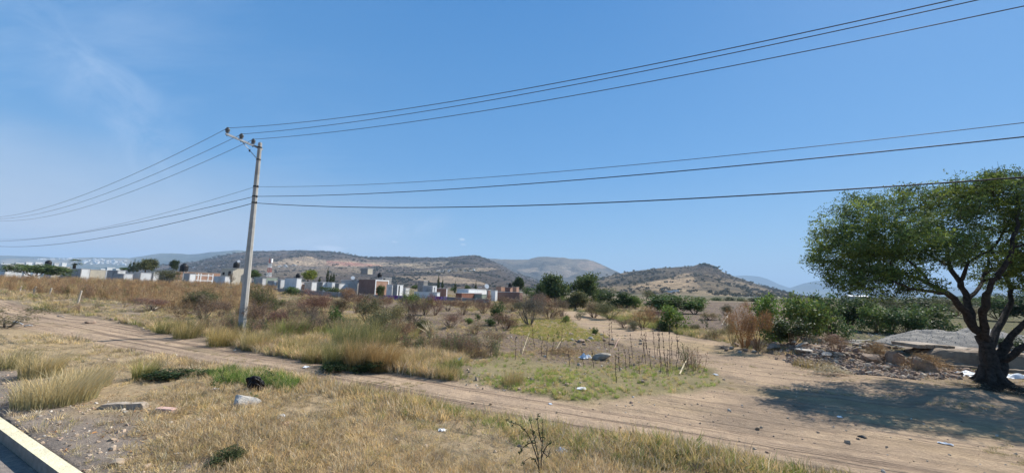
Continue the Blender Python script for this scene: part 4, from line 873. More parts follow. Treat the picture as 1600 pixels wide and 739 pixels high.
for i, (x, w_, h, D) in enumerate([(1350, 30, 12, 170), (1395, 40, 13, 170), (1450, 44, 14, 165), (1500, 40, 13, 170), (1560, 50, 16, 160), (1620, 50, 16, 160), (1300, 30, 10, 170)]):
    T_('bush', x, 484, w_ * 1.3, h * 1.7, ['dim tree on the plain beyond the fourth glossy shrub', 'dim tree on the plain behind the white flecked shrub', 'dim wide tree on the plain above the gravel heap', 'dim tree on the plain behind the main trunk fork', 'dim tree on the plain right of the trunk', 'dim tree on the plain at the right picture edge', 'dim low tree on the plain behind the tall glossy shrubs'][i], c='dark', D=D)
for x, y, w_, h, D, kd, cc, lab in [(1345, 492, 60, 30, 48, 'bush', 'mid', 'green bush in the field behind the dark leaved flecked shrub'), (1388, 489, 50, 28, 56, 'mixed', 'olive', 'olive brush in the field above the low bright green shrub'), (1440, 490, 70, 30, 60, 'bush', 'dark', 'dark bush in the field behind the white flecked shrubs'), (1492, 494, 60, 30, 55, 'mixed', 'olive', 'olive brush seen between the gravel heap and the lower limbs'), (1560, 498, 70, 36, 50, 'bush', 'mid', 'green bush seen through the trunk fork'), (1612, 500, 70, 40, 48, 'bush', 'dark', 'dark bush at the right edge beyond the gravel heap'), (1270, 482, 60, 18, 80, 'bush', 'olive', 'low hazy bush behind the tallest glossy shrub'), (1520, 500, 40, 22, 45, 'twiggy', 'tan', 'dry tan brush beyond the gravel heap near the trunk')]:
    place(kd, x, y, w_, h, lab, c=cc, tc='brown', D=D)
# glossy shrubs on the right
G = lambda x, y, w_, h, lab, c='mid', v=None: place('glossy', x, y, w_ * .86, h, lab, c=c, tc='brown', var=v)
G(1208, 536, 62, 68, 'broad leaved glossy shrub beside the orange dry bush, leftmost of its thicket', 'bright', 0); G(1258, 533, 74, 76, 'tallest broad leaved glossy shrub of the thicket left of the tree', 'bright', 1); G(1300, 530, 56, 66, 'glossy shrub with reddish lower twigs at right of the tallest one', 'mid', 0)
G(1236, 540, 60, 44, 'low dark broad leaved shrub at the thicket foot', 'dark', 1); G(1330, 514, 52, 50, 'dark leaved shrub with pale flecks between thicket and tree shade', 'dark', 1)
G(1372, 520, 46, 38, 'low bright green shrub behind the rubble pile', 'bright', 0); G(1420, 524, 60, 46, 'white flecked leafy shrub left of the gravel heap', 'mid', 1); G(1462, 522, 64, 44, 'white flecked leafy shrub touching the gravel heap', 'mid', 0); G(1393, 518, 40, 36, 'small leafy shrub between the low bright one and the white flecked ones', 'mid', 1)
G(1575, 560, 50, 34, 'dark weedy shrub behind the trunk at the right edge', 'dark', 1); G(1640, 570, 70, 40, 'dark weedy shrub cut off by the right picture edge', 'dark', 0)
place('twiggy', 1163, 545, 46, 64, 'orange brown dead bush left of the glossy thicket', c='rust', tc='rust', var=0); place('twiggy', 1184, 548, 44, 62, 'rust coloured dead bush against the first glossy shrub', c='rust', tc='brown', var=1); place('twiggy', 1145, 540, 30, 36, 'thin tan dead bush at left end of the orange dead bushes', c='tan', tc='tan', var=2)
place('twiggy', 1310, 552, 44, 26, 'reddish dry twig heap under the glossy shrubs', c='brown', tc='red')
# mid field shrubs
S = [('mixed', 325, 484, 42, 32, 'olive', 'brown', 'grey green bush in tall weeds left of the pole'), ('twiggy', 318, 500, 40, 34, 'brown', 'grey', 'brown twiggy bush at the track side left of the pole'), ('twiggy', 345, 497, 30, 26, 'brown', 'grey', 'small brown twiggy bush between the grey green bush and the pole'),
     ('mixed', 404, 495, 44, 50, 'olive', 'brown', 'large olive and brown bush right behind the power pole'), ('twiggy', 398, 520, 44, 46, 'brown', 'grey', 'dense brown twig bush at the right foot of the power pole'), ('mixed', 425, 492, 28, 28, 'olive', 'grey', 'olive bush right of the large one behind the pole'),
     ('bush', 458, 462, 34, 14, 'mid', 'grey', 'low dark green bush under the wide bluish white house'), ('bush', 440, 480, 12, 12, 'mid', 'grey', 'tiny round green bush in dry grass below the pale lilac house'), ('bush', 417, 478, 12, 12, 'mid', 'grey', 'tiny round green bush just right of the olive bush'),
     ('twiggy', 484, 491, 60, 34, 'red', 'red', 'wide reddish brown twig bush in the middle field'), ('twiggy', 497, 492, 34, 30, 'red', 'brown', 'reddish twig bush overlapping the wide one at its right'), ('bush', 519, 462, 34, 14, 'mid', 'grey', 'dark green bush under the grey houses with cypresses'), ('twiggy', 541, 466, 28, 15, 'rust', 'tan', 'orange tan dry bush in front of the slate grey house'),
     ('twiggy', 492, 518, 30, 34, 'grey', 'grey', 'dark brown dry bush left of the slim green bush'), ('bush', 523, 513, 24, 36, 'mid', 'grey', 'slim dark green bush in the dry middle field'), ('twiggy', 557, 492, 44, 36, 'red', 'brown', 'reddish brown bush below the red brick house'), ('mixed', 575, 506, 48, 42, 'olive', 'brown', 'tall olive weedy bush below the orange lit brick wall'),
     ('mixed', 592, 528, 60, 44, 'olive', 'grey', 'green grey feathery bush in the field centre'), ('mixed', 620, 510, 40, 36, 'tan', 'brown', 'tan feathery bush left of the rounded green topped bush'), ('mixed', 645, 486, 42, 30, 'bright', 'brown', 'rounded bush with leafy green top and bare brown foot'), ('twiggy', 645, 506, 46, 38, 'brown', 'grey', 'bare brown bush under the leafy green top'),
     ('mixed', 664, 492, 28, 28, 'yel', 'brown', 'yellow green bush right of the rounded leafy one'), ('twiggy', 680, 492, 28, 30, 'red', 'red', 'dark maroon twig bush below the purple graffiti'), ('twiggy', 600, 486, 30, 22, 'brown', 'red', 'thin reddish bush under the pale scrawl wall'),
     ('twiggy', 722, 492, 30, 24, 'red', 'brown', 'low reddish bush under the plain white house'), ('bush', 732, 507, 16, 12, 'bright', 'grey', 'small bright green plant left of the tall green bush'), ('bush', 747, 500, 10, 9, 'mid', 'grey', 'tiny green plant between two dry bushes in the centre'), ('twiggy', 755, 490, 34, 26, 'red', 'brown', 'brown bush under the low green roofed house'),
     ('bush', 777, 508, 28, 38, 'mid', 'grey', 'upright dark green bush at the middle of the field'), ('bush', 764, 510, 22, 14, 'mid', 'grey', 'low green clump at the foot of the upright green bush'), ('twiggy', 800, 488, 40, 24, 'red', 'brown', 'reddish bush right behind the upright green bush'),
     ('twiggy', 828, 508, 50, 44, 'grey', 'grey', 'bare dark branched bush left of the dirt track end'), ('twiggy', 858, 500, 44, 36, 'brown', 'brown', 'brown bush between the bare dark one and the dirt track'), ('twiggy', 877, 496, 26, 30, 'brown', 'grey', 'thin brown bush at the left edge of the far dirt track'), ('twiggy', 846, 483, 40, 20, 'red', 'red', 'low rusty brush in front of the slim leaning tree'),
     ('bush', 884, 504, 16, 11, 'bright', 'grey', 'small bright plant on the left bank of the far track'), ('bush', 929, 524, 14, 13, 'mid', 'grey', 'small leafy green plant on the rubble left of the branch track'), ('mixed', 928, 496, 40, 26, 'tan', 'brown', 'rounded brown bush at the right of the far dirt track'), ('mixed', 952, 498, 46, 26, 'olive', 'tan', 'rounded tan and green bush beside the far dirt track'),
     ('twiggy', 1004, 512, 44, 30, 'rust', 'brown', 'rusty brown dry bush left of the bright green bush'), ('mixed', 990, 516, 24, 14, 'olive', 'grey', 'low grey green weed at the edge of the branch track'), ('sapling', 1100, 522, 20, 30, 'dark', 'grey', 'small dark leafed sapling on bare ground before the dead bushes'), ('sapling', 1125, 505, 12, 14, 'mid', 'grey', 'short dark sapling farther back near the ploughed field'),
     ('mixed', 1085, 520, 22, 14, 'olive', 'tan', 'pale weed clump right of the bright green bush'), ('sapling', 842, 536, 10, 14, 'mid', 'grey', 'little green seedling on the dark soil'), ('sapling', 872, 532, 12, 15, 'mid', 'grey', 'green seedling beside the small rubble pile')]
for kd, x, y, w_, h, cc, tcc, lab in S: place(kd, x, y, w_, h, lab, c=cc, tc=tcc)
XS = [(700, 486, 30, 18, 'low brown brush between the maroon twig bush and the white house'), (655, 520, 34, 22, 'low brown brush behind the bright yellow clump'), (705, 512, 40, 20, 'thin brown brush right of the dry rosette plant'), (742, 522, 34, 18, 'sparse brown brush on the dark soil before the upright green bush'), (790, 515, 44, 26, 'brown brush at the right foot of the upright green bush'), (815, 495, 36, 26, 'reddish brush left of the bare dark branched bush'),
      (620, 535, 50, 30, 'dull brown brush behind the golden clump past the tall grass'), (530, 490, 36, 24, 'brown brush between the wide reddish bush and the slim green bush'), (450, 500, 44, 26, 'straw brown brush right of the olive bush'), (470, 530, 44, 28, 'thin brown brush among yellow green grass right of the pole'), (430, 515, 36, 30, 'brown brush near the right foot of the pole'), (585, 480, 30, 18, 'rusty brush in front of the pale scrawl wall'),
      (280, 497, 40, 20, 'low brown brush on the bank far left of the pole'), (300, 482, 40, 26, 'pale brown brush in tall weeds left of the grey green bush'), (236, 486, 44, 20, 'tan brush at the edge of the tall weeds on the left'), (770, 540, 44, 20, 'scrappy brown stalk brush at the left end of the dark soil'), (690, 545, 50, 18, 'low dry brush behind the white bottle'), (905, 500, 20, 14, 'tiny brown brush inside the bend of the far track'),
      (1025, 500, 40, 16, 'low brush behind the bright green bush'), (1108, 500, 34, 12, 'low dry brush on the ploughed field left of the short sapling'), (975, 512, 30, 12, 'dry low brush on the right bank of the branch track'), (1115, 530, 34, 16, 'dry brush left of the low stone heap')]
for i, (x, y, w_, h, lab) in enumerate(XS): place(('twiggy', 'mixed')[i % 3 == 1], x, y, w_, h, lab, c=('brown', 'olive', 'red', 'tan')[i % 4], tc=('brown', 'red', 'grey')[i % 3])
# foreground green weeds
for kd, x, y, w_, h, cc, lab in [('airy', 8, 512, 90, 30, 'olive', 'sprawling feathery acacia sprig at the left picture edge'), ('bush', 262, 592, 70, 18, 'dark', 'dark green creeping weed in the foreground grass'), ('bush', 318, 588, 44, 12, 'mid', 'thin green creeping weed right of the dark creeping one'), ('sapling', 345, 615, 34, 34, 'mid', 'small green weed left of the black bag'), ('sapling', 418, 606, 46, 26, 'mid', 'trailing green weed right of the black bag'),
                                 ('bush', 352, 724, 56, 22, 'dark', 'low grey green weed near the bottom left grass edge'), ('bush', 530, 580, 60, 16, 'dark', 'dark green low growth at the track edge under the tall grass'), ('bush', 570, 582, 50, 18, 'dark', 'second dark green growth at the track edge under the tall grass'), ('sapling', 395, 628, 30, 14, 'mid', 'small green sprig growing at the pale stone')]:
    place(kd, x, y, w_, h, lab, name='weed', cat='weed', c=cc)
# stubby hill top bushes and trees on the skyline of the conical hill
for i, (x, y, w_, h) in enumerate([(1095, 413, 6, 3.4), (1101, 412.5, 7, 4), (1107, 413.5, 5, 3), (1117, 417, 7, 3)]):
    hp = hit(x, y + 2)
    if hp is not None: T_('flat', x, y + 1.5, w_, h, ['left tiny tree on the conical hill summit', 'middle tiny tree on the conical hill summit', 'right tiny tree on the conical hill summit', 'tiny tree just below the conical hill summit'][i], c='dark', D=hp[1])

# ------------------------------------------------------------------ THE SPREADING TREE
TB = at(1549, 597); TD = TB[1]
tree = empty('spreading_tree', tuple(TB)); tag(tree, 'large dark trunked mesquite tree with a wide flat feathery crown at right', 'tree')
R = np.random.default_rng(11)
def tp(px, py, dd=0.0): return at_depth(px, py, TD + dd) - TB
limbs = [([(1549, 600, 0), (1547, 570, 0), (1543, 545, 0), (1535, 525, .05)], [.30, .235, .21, .19]),
         ([(1556, 600, .1), (1562, 572, .1), (1566, 552, .15), (1575, 535, .2)], [.24, .20, .16, .14]),
         ([(1538, 530, 0), (1520, 508, -.1), (1503, 480, -.2), (1480, 458, -.3), (1455, 446, -.5), (1420, 430, -.8), (1385, 420, -1.0)], [.17, .15, .135, .115, .085, .06, .04]),
         ([(1520, 508, -.1), (1512, 470, .2), (1500, 440, .4), (1484, 415, .7), (1478, 385, 1.0), (1470, 350, 1.2)], [.13, .12, .10, .08, .06, .04]),
         ([(1540, 535, 0), (1536, 500, -.3), (1540, 470, -.6), (1552, 440, -.8), (1570, 415, -1.0), (1585, 375, -1.1), (1590, 330, -1.0), (1588, 295, -.9)], [.15, .13, .11, .095, .08, .06, .045, .025]),
         ([(1548, 540, .2), (1560, 510, .6), (1575, 480, .9), (1580, 450, 1.2), (1560, 410, 1.4), (1540, 370, 1.5)], [.15, .12, .10, .08, .06, .04]),
         ([(1572, 537, .2), (1595, 510, 0), (1618, 488, -.3), (1645, 450, -.5), (1665, 410, -.6)], [.13, .11, .09, .07, .045]),
         ([(1558, 565, .1), (1585, 552, -.2), (1620, 530, -.5), (1670, 500, -.8), (1720, 465, -1)], [.13, .115, .10, .075, .05]),
         ([(1480, 458, -.3), (1450, 455, -.9), (1420, 450, -1.4), (1395, 440, -1.8)], [.08, .06, .045, .03]),
         ([(1455, 446, -.5), (1430, 415, -.2), (1400, 395, .1), (1360, 380, .3), (1330, 370, .5)], [.06, .05, .04, .03, .02]),
         ([(1512, 470, .2), (1535, 440, .9), (1545, 400, 1.5), (1530, 350, 1.9)], [.08, .065, .05, .035]),
         ([(1484, 415, .7), (1455, 400, 1.3), (1420, 385, 1.9), (1390, 370, 2.3)], [.06, .045, .035, .025]),
         ([(1500, 440, .4), (1515, 410, .2), (1555, 385, .1), (1575, 345, 0)], [.07, .055, .045, .03])]
tb = MB(); nodes = []; rads = []
def smooth(pts, rr, k=4):
    P = np.array(pts, float); n = len(P); out = []; ro = []
    for i in range(n - 1):
        p0, p1, p2, p3 = P[max(i - 1, 0)], P[i], P[i + 1], P[min(i + 2, n - 1)]
        for s in np.linspace(0, 1, k, endpoint=False): out.append(.5 * ((2 * p1) + (-p0 + p2) * s + (2 * p0 - 5 * p1 + 4 * p2 - p3) * s * s + (-p0 + 3 * p1 - 3 * p2 + p3) * s ** 3)); ro.append(rr[i] + (rr[i + 1] - rr[i]) * s)
    return np.array(out + [P[-1]]), np.array(ro + [rr[-1]])
for i, (pts, rr) in enumerate(limbs):
    P, r = smooth([tp(*q) for q in pts], [a * (.72 if i >= 2 else .8) for a in rr]); P = P + R.normal(0, .018, P.shape) * (np.arange(len(P)) > 0)[:, None] * (np.arange(len(P)) < len(P) - 1)[:, None]
    V, Fq = tube(P, r * R.uniform(.93, 1.07, len(r)), 12)
    a = np.tile(np.arange(12), len(P)); cen = np.repeat(P, 12, 0); V = cen + (V - cen) * (1 + .12 * np.sin(a * 2.1 + i) + .10 * fbm(a * 1.3 + i * 7, np.repeat(np.arange(len(P)), 12) * .5, 2, 2, 3))[:, None]
    tb.add(V, list(Fq))
    for p, q in zip(P, r):
        if i >= 2: nodes.append(p); rads.append(q)
for k in range(7):    # root flares
    az = k / 7 * 6.28 + .3; d = np.array([math.cos(az), math.sin(az), 0]); P, r = smooth([d * .10 + np.array([0, 0, .45]), d * .24 + np.array([0, 0, .12]), d * .5 + np.array([0, 0, -.06])], [.12, .11, .04]); tb.tube(P, r, 8)
trunk = tb.build('trunk', M_bark, tree, smooth=True)
# crown lobes: px, py, depth offset, rx px, ry px, rdepth (m)
LB = [(1328, 348, -.2, 46, 32, 1.3), (1308, 398, -.3, 34, 30, 1.0), (1375, 320, .2, 56, 26, 1.7), (1360, 375, -.4, 50, 34, 1.6), (1440, 305, .3, 60, 20, 1.9), (1430, 345, .2, 62, 34, 2.0), (1405, 400, -.6, 44, 24, 1.4), (1500, 310, .4, 56, 22, 2.0), (1500, 350, .6, 60, 32, 2.2), (1560, 330, 0, 52, 40, 2.0),
      (1590, 295, -.4, 34, 26, 1.0), (1575, 400, .6, 44, 34, 1.8), (1620, 360, 0, 56, 60, 2.2), (1680, 370, 0, 60, 60, 2.0), (1740, 400, 0, 50, 50, 1.8), (1650, 430, -.2, 60, 34, 1.8), (1318, 432, -.2, 26, 18, .8), (1365, 432, -.9, 30, 18, .9), (1470, 395, .9, 44, 22, 1.4), (1410, 430, -1.2, 26, 18, .7), (1290, 390, -.2, 14, 30, .6), (1345, 405, .4, 40, 22, 1.2), (1720, 330, 0, 50, 40, 1.6), (1340, 425, .3, 34, 24, 1.0), (1395, 440, -.9, 34, 22, 1.0), (1320, 372, .6, 34, 34, 1.2), (1375, 410, .9, 40, 28, 1.2), (1430, 375, -1.2, 50, 28, 1.0), (1500, 385, -1.4, 44, 22, .9), (1600, 430, 1.0, 50, 30, 1.4), (1540, 300, -1.0, 50, 26, 1.2), (1660, 400, -1.2, 60, 50, 1.2), (1292, 425, .2, 18, 24, .6), (1320, 446, .1, 22, 12, .6), (1440, 445, -1.3, 24, 12, .6), (1350, 450, -.8, 34, 14, .8), (1590, 280, -.5, 40, 20, .9)]
cl = []; m_ = TD / 600
for (x, y, dd, rx, ry, rd) in LB:
    c0 = tp(x, y, dd); n = int(rx * ry * .0185 * (1 + rd * .25)); d = unit(R.normal(size=(n, 3))); rr = R.uniform(.25, 1, (n, 1)) ** .5; cl.append(c0 + d * rr * np.array([rx * m_, rd, ry * m_]))
cl = np.vstack(cl); print('clusters', len(cl))
bb = MB(); connect(nodes, [min(r, .05) for r in rads], cl, R, wig=.16, rmin=.007, sides=4, mb=bb, up=.1, decay=.7)
for k in range(46):   # bare twigs sticking out of the very top
    s = tp(1560 + R.uniform(-35, 40), 300 + R.uniform(-12, 10), R.uniform(-1.2, .2)); e = s + np.array([R.uniform(-.5, .4), R.uniform(-.3, .3), R.uniform(.25, .65)]); mid = (s + e) / 2 + R.normal(0, .06, 3); bb.tube([s, mid, e], [.010, .008, .004], 3)
    for q in range(3): f_ = mid + R.normal(0, .16, 3) + np.array([-.03, 0, .14]); bb.tube([mid, f_], [.006, .003], 3)
V = np.concatenate(bb.V); q = link('branches', np_mesh('branches', V, [np.array(f) for f in bb.F.values()], [M_bark]), tree)
# feathery sprays: each cluster holds sprays, each spray a line of leaflets
nsp = 20; C = np.repeat(cl, nsp, 0) + R.normal(0, 1, (len(cl) * nsp, 3)) * np.array([.15, .15, .10]); dirs = unit(R.normal(size=C.shape) * np.array([1, 1, .45]) + np.array([0, 0, -.12]))
nl = 8; s = np.linspace(-.5, .5, nl); PT_ = (C[:, None, :] + dirs[:, None, :] * s[None, :, None] * .24 + np.array([0, 0, -1.0]) * (s[None, :, None] ** 2) * .10).reshape(-1, 3) + R.normal(0, .014, (len(C) * nl, 3))
V, Fq, col = leaves(PT_, .031, .42, R, hue=.10, var=.25)
cb = np.repeat(R.uniform(.55, 1.5, (len(cl), 1)), nsp * nl * 4, 0); yl = np.repeat((R.random((len(cl), 1)) < .16) * 1.0, nsp * nl * 4, 0); col = col * cb * (1 + yl * np.array([[.9, .6, 0]]))
crown = link('crown', np_mesh('crown', V, Fq, [M_leaf], col), tree); crown.color = (.105, .15, .045, 1)
print('leaf tris', len(Fq) * 2)
# bird nest like dark clump
P = at_depth(1558, 275, TD - .9)
b = MB()
for k in range(60): d = unit(R.normal(size=3)) * np.array([.16, .12, .10]); e = d + R.normal(0, .08, 3); b.tube([d, e], [.008, .005], 3)
tag(b.build('twig_nest', M_bark, None, tuple(P)), 'dark clump of twigs like a nest in the bare top of the spreading tree', 'nest')
# ------------------------------------------------------------------ STONES, RUBBISH, SMALL THINGS
import bmesh
M_slabd = mat_basic('dusty_slab', (.25, .20, .15), (.38, .32, .255), 5, .95, 1.0, dirt=(.2, .15, .11), bscale=20)
def rock_mesh(name, seed, mat, sub=2, flat=.6, rough=.35, cuts=13):
    R = np.random.default_rng(seed); bm = bmesh.new(); bmesh.ops.create_icosphere(bm, subdivisions=sub, radius=.5)
    V = np.array([v.co for v in bm.verts])
    for k in range(cuts):
        n = unit(R.normal(size=3)); d = R.uniform(.22, .40); h = V @ n - d; V = V - np.outer(np.maximum(h, 0), n)
    V = V * (1 + rough * .3 * fbm(V[:, 0] * 3 + seed, V[:, 1] * 3 + V[:, 2] * 2, 1, 3, seed)[:, None]); V[:, 2] *= flat
    for v, c in zip(bm.verts, V): v.co = c
    me = bpy.data.meshes.new(name); bm.to_mesh(me); bm.free(); me.materials.append(mat); return me
ROCKS = [rock_mesh('stone', i, M_rock) for i in range(6)] + [rock_mesh('stone', 20 + i, M_rockg) for i in range(3)]
def rock(px, py, wpx, label, name='stone', cat='stone', group=None, me=None, sx=1.0, sz=1.0, rz=None, sink=.12):
    P = at(px, py); s = wpx * P[1] / 600; me = me or random.choice(ROCKS); o = link(name, me, None, (P[0], P[1], P[2] + s * (.22 - sink) * sz)); o.scale = (s, s * sx, s * sz); o.rotation_euler = (random.uniform(-.25, .25), random.uniform(-.25, .25), random.uniform(0, 6.28) if rz is None else rz)
    tag(o, label, cat, group); return o
rock(938, 562, 40, 'long flat grey boulder lying at the edge of the green grass', me=ROCKS[6], sx=.5, sz=.7, rz=.15)
rock(384, 634, 56, 'pale rough stone lying beneath the black bag', me=rock_mesh('stone', 83, M_slab, sub=3, rough=.7, cuts=18), sx=.55, sz=.85, rz=.35, sink=.08)
rock(1207, 546, 32, 'flat grey stone at the foot of the orange dead bushes', me=ROCKS[7], sx=.8, sz=.7, rz=.1)
rock(1300, 534, 24, 'rounded reddish brown boulder at the end of the glossy thicket', me=rock_mesh('stone', 78, mat_basic('reddish_stone', (.16, .09, .07), (.28, .17, .13), 5, .95, .8)), sx=.8, sz=1.3)
rock(923, 531, 14, 'pale stone on the small rubble pile beside the branch track', me=ROCKS[8]); rock(893, 532, 10, 'white stone left of the pale stone on the small rubble pile', me=ROCKS[8])
rock(908, 535, 18, 'dark stone at the front of the small rubble pile', me=ROCKS[2]); rock(1348, 684, 13, 'dark stone alone on the bare dirt clearing', me=rock_mesh('stone', 79, mat_basic('dark_stone', (.05, .045, .04), (.11, .10, .09), 6)))
rock(1001, 597, 14, 'tan stone in the right part of the green grass', me=ROCKS[3]); rock(1310, 578, 10, 'pale stone in the straw before the rubble', me=ROCKS[8]); rock(175, 500, 9, 'small stone on the far bank of the track at left', me=ROCKS[1]); rock(143, 505, 16, 'grey clod on the far bank of the track at left', me=ROCKS[0])
for (x, y, w_) in [(1150, 541, 14), (1162, 543, 16), (1174, 540, 18), (1185, 545, 13), (1166, 548, 11), (1143, 545, 10), (1192, 541, 12), (1135, 548, 10), (1156, 551, 9), (1178, 551, 10), (1128, 544, 8)]: rock(x, y, w_, 'grey brown stone in the low heap before the dead bushes', group='stones of the low heap before the dead bushes')
for k in range(14): rock(random.uniform(885, 960), random.uniform(524, 540), random.uniform(6, 12), 'small stone of the rubble pile in the dark soil', group='stones of the small rubble pile')
for k in range(26): rock(random.uniform(868, 935), random.uniform(578, 592), random.uniform(3, 6), 'small pale stone scattered in the green grass', group='stones scattered in the green grass', me=random.choice(ROCKS[6:]))
RL = [('reddish grey stone at the back left of the rubble, under the glossy shrubs', 'reddish grey stone in the left rubble around the pale slabs'), ('reddish grey stone at the top of the middle rubble', 'reddish grey stone in the front of the middle rubble'), ('reddish grey stone on the back of the rubble left of the gravel heap', 'reddish grey stone at the rubble foot in the tree shade')]
k = 0
while k < 170:
    x = random.uniform(1215, 1560); y = random.uniform(522, 584)
    if not inpoly(np.array([x]), np.array([y]), [(1225, 548), (1300, 530), (1420, 533), (1500, 560), (1500, 585), (1400, 583), (1290, 570)])[0]: continue
    rock(x, y, random.uniform(5, 17), RL[0 if x < 1290 else 1 if x < 1390 else 2][y > 552], group='stones of the rubble spread', sx=random.uniform(.5, 1), sz=random.uniform(.5, 1.0)); k += 1
rock(1258, 550, 34, 'pale broken slab lying at the left end of the rubble', name='concrete_slab', cat='slab', me=rock_mesh('slab', 91, M_slab, flat=.3), sx=.6, sz=.7, rz=.2)
rock(1290, 556, 26, 'grey flat slab on the front of the rubble', name='concrete_slab', cat='slab', me=rock_mesh('slab', 92, M_slab, flat=.35), sx=.7, sz=.7)
rock(1365, 566, 34, 'large dark block with straw at the front of the rubble', me=ROCKS[4], sx=.8, sz=1.3); rock(1400, 570, 40, 'large dark block next to the straw heap', me=ROCKS[5], sx=.7, sz=1.4); rock(1440, 580, 46, 'big shaded block below the broken concrete slab', me=ROCKS[2], sx=.7, sz=1.3)
M_bank = mat_basic('earthy_concrete', (.17, .125, .09), (.30, .235, .17), 3, .95, 1.0, dirt=(.12, .085, .06), bscale=14)
# broken concrete slab on the bank
def slab(px0, py0, px1, py1, wdt, thick, label, mat, top=.35, name='concrete_slab', cat='slab', seed=1):
    A = at(px0, py0); B = at(px1, py1); L_ = float(np.hypot(*(B - A)[:2])); R = np.random.default_rng(seed); n = 14
    xs = np.linspace(0, L_, n); f = [(x, -R.uniform(0, .12)) for x in xs] + [(x, wdt + R.uniform(-.1, .1)) for x in xs[::-1]]; m = len(f)
    V = [(x, y, top + .02 * math.sin(x * 3)) for x, y in f] + [(x + R.normal(0, .02), y + R.normal(0, .02), top - thick) for x, y in f]
    b = MB().add(V, [tuple(range(m))] + [tuple(range(2 * m - 1, m - 1, -1))] + [(i, i + m, (i + 1) % m + m, (i + 1) % m) for i in range(m)])
    o = b.build(name, mat, None, tuple(A)); o.rotation_euler = (0, 0, math.atan2(B[1] - A[1], B[0] - A[0])); tag(o, label, cat); return o
# earth bank with steep front, slab pieces resting on it
A = at(1418, 562); B = at(1640, 584); Lb_ = float(np.hypot(*(B - A)[:2])); nx, ny = 120, 44; gx, gy = np.meshgrid(np.linspace(0, Lb_, nx), np.linspace(-.5, 3.6, ny))
fr_ = .18 * fbm(gx, gx * 0, 1.1, 3, 55); hb_ = (.48 + .10 * fbm(gx, gy, .9, 4, 56)) * sstep(-.15 + 0, .32, gy + fr_) * sstep(0, 1.2, gx) * sstep(3.6, 2.2, gy) + .04 * fbm(gx, gy, .25, 3, 57) - .04
ed = (gx < .01) | (gx > Lb_ - .01) | (gy < -.49) | (gy > 3.59); hb_ = np.where(ed, -.25, hb_); i = np.arange(ny - 1)[:, None] * nx; j = np.arange(nx - 1)[None, :]
BK = link('earth_bank', np_mesh('earth_bank', np.stack([gx, gy, hb_], -1).reshape(-1, 3), np.stack([i + j, i + j + 1, i + nx + j + 1, i + nx + j], -1).reshape(-1, 4), [M_bank], smooth=False), None, tuple(A)); BK.rotation_euler = (0, 0, math.atan2(B[1] - A[1], B[0] - A[0])); tag(BK, 'low earthy bank with a crumbling shaded front edge', None, None, 'structure')
slab(1436, 560, 1492, 566, 1.1, .13, 'cracked pale concrete slab lying on the left half of the earth bank', M_slabd, top=.53, seed=2); slab(1497, 566, 1552, 571, 1.2, .13, 'cracked pale concrete slab lying on the bank just left of the trunk', M_slabd, top=.51, seed=3)
# straw heap on the slab
def straw(px, py, wpx, hpx, n, label, mat=None, sp=1.0):
    P = at(px, py); s = wpx * P[1] / 600; h = hpx * P[1] / 600; b = MB()
    for k in range(n):
        a = np.array([random.gauss(0, s * .22), random.gauss(0, s * .12), 0]); a[2] = h * max(0, 1 - (abs(a[0]) / (s * .5)) ** 1.4) * random.uniform(.3, 1); d = unit(np.array([random.gauss(0, 1), random.gauss(0, 1), random.gauss(0, .35)])) * random.uniform(.1, .26) * sp; b.tube([a, a + d * .5 + np.array([0, 0, .03]), a + d], [.006, .005, .003], 3, cap=False)
    o = b.build('straw_heap', mat or M_straw, None, tuple(P)); tag(o, label, 'straw', None, 'stuff'); return o
M_strawd = mat_basic('orange_straw', (.30, .19, .09), (.48, .33, .17), 6)
straw(1370, 560, 44, 24, 420, 'dry tan straw hanging over the rubble blocks', M_strawd); straw(1450, 580, 76, 26, 700, 'orange dry straw heap below the broken concrete slab', M_strawd); straw(1300, 585, 60, 12, 300, 'loose straw in front of the rubble', M_straw)
straw(1565, 612, 60, 12, 260, 'dry twigs piled at the foot of the spreading tree', M_bark, 1.6); straw(640, 505, 30, 12, 90, 'pile of cut dead branches in the middle field', M_bark, 4); straw(880, 553, 110, 6, 380, 'flattened orange reed litter on the dark soil', M_strawd, 1.6)
# gravel heap
P = at(1566, 552); nx, ny = 110, 60; gx, gy = np.meshgrid(np.linspace(-4.6, 5.5, nx), np.linspace(-1.9, 4.5, ny)); u_ = np.abs(gx / 5.0); 
hz = 1.1 * np.clip(1 - (np.abs(gx + .3) / 4.6) ** 1.6 - (np.abs(gy - 1.0) / 2.8) ** 1.8, 0, 1) ** .8 * (.85 + .55 * fbm(gx, gy, 1.7, 4, 51)) + .05 * fbm(gx, gy, .3, 3, 52) - .03
V = np.stack([gx, gy, hz], -1).reshape(-1, 3); i = np.arange(ny - 1)[:, None] * nx; j = np.arange(nx - 1)[None, :]; Fq = np.stack([i + j, i + j + 1, i + nx + j + 1, i + nx + j], -1).reshape(-1, 4)
edge = (gx < -4.5) | (gx > 5.4) | (gy < -1.8) | (gy > 4.4); V[edge.ravel(), 2] = -.3
tag(link('gravel_heap', np_mesh('gravel_heap', V, Fq, [M_gravel], smooth=True), None, tuple(P)), 'low wide heap of grey gravel behind the spreading tree', 'gravel heap')
GRAV = V[(hz.ravel() > .06)] + P
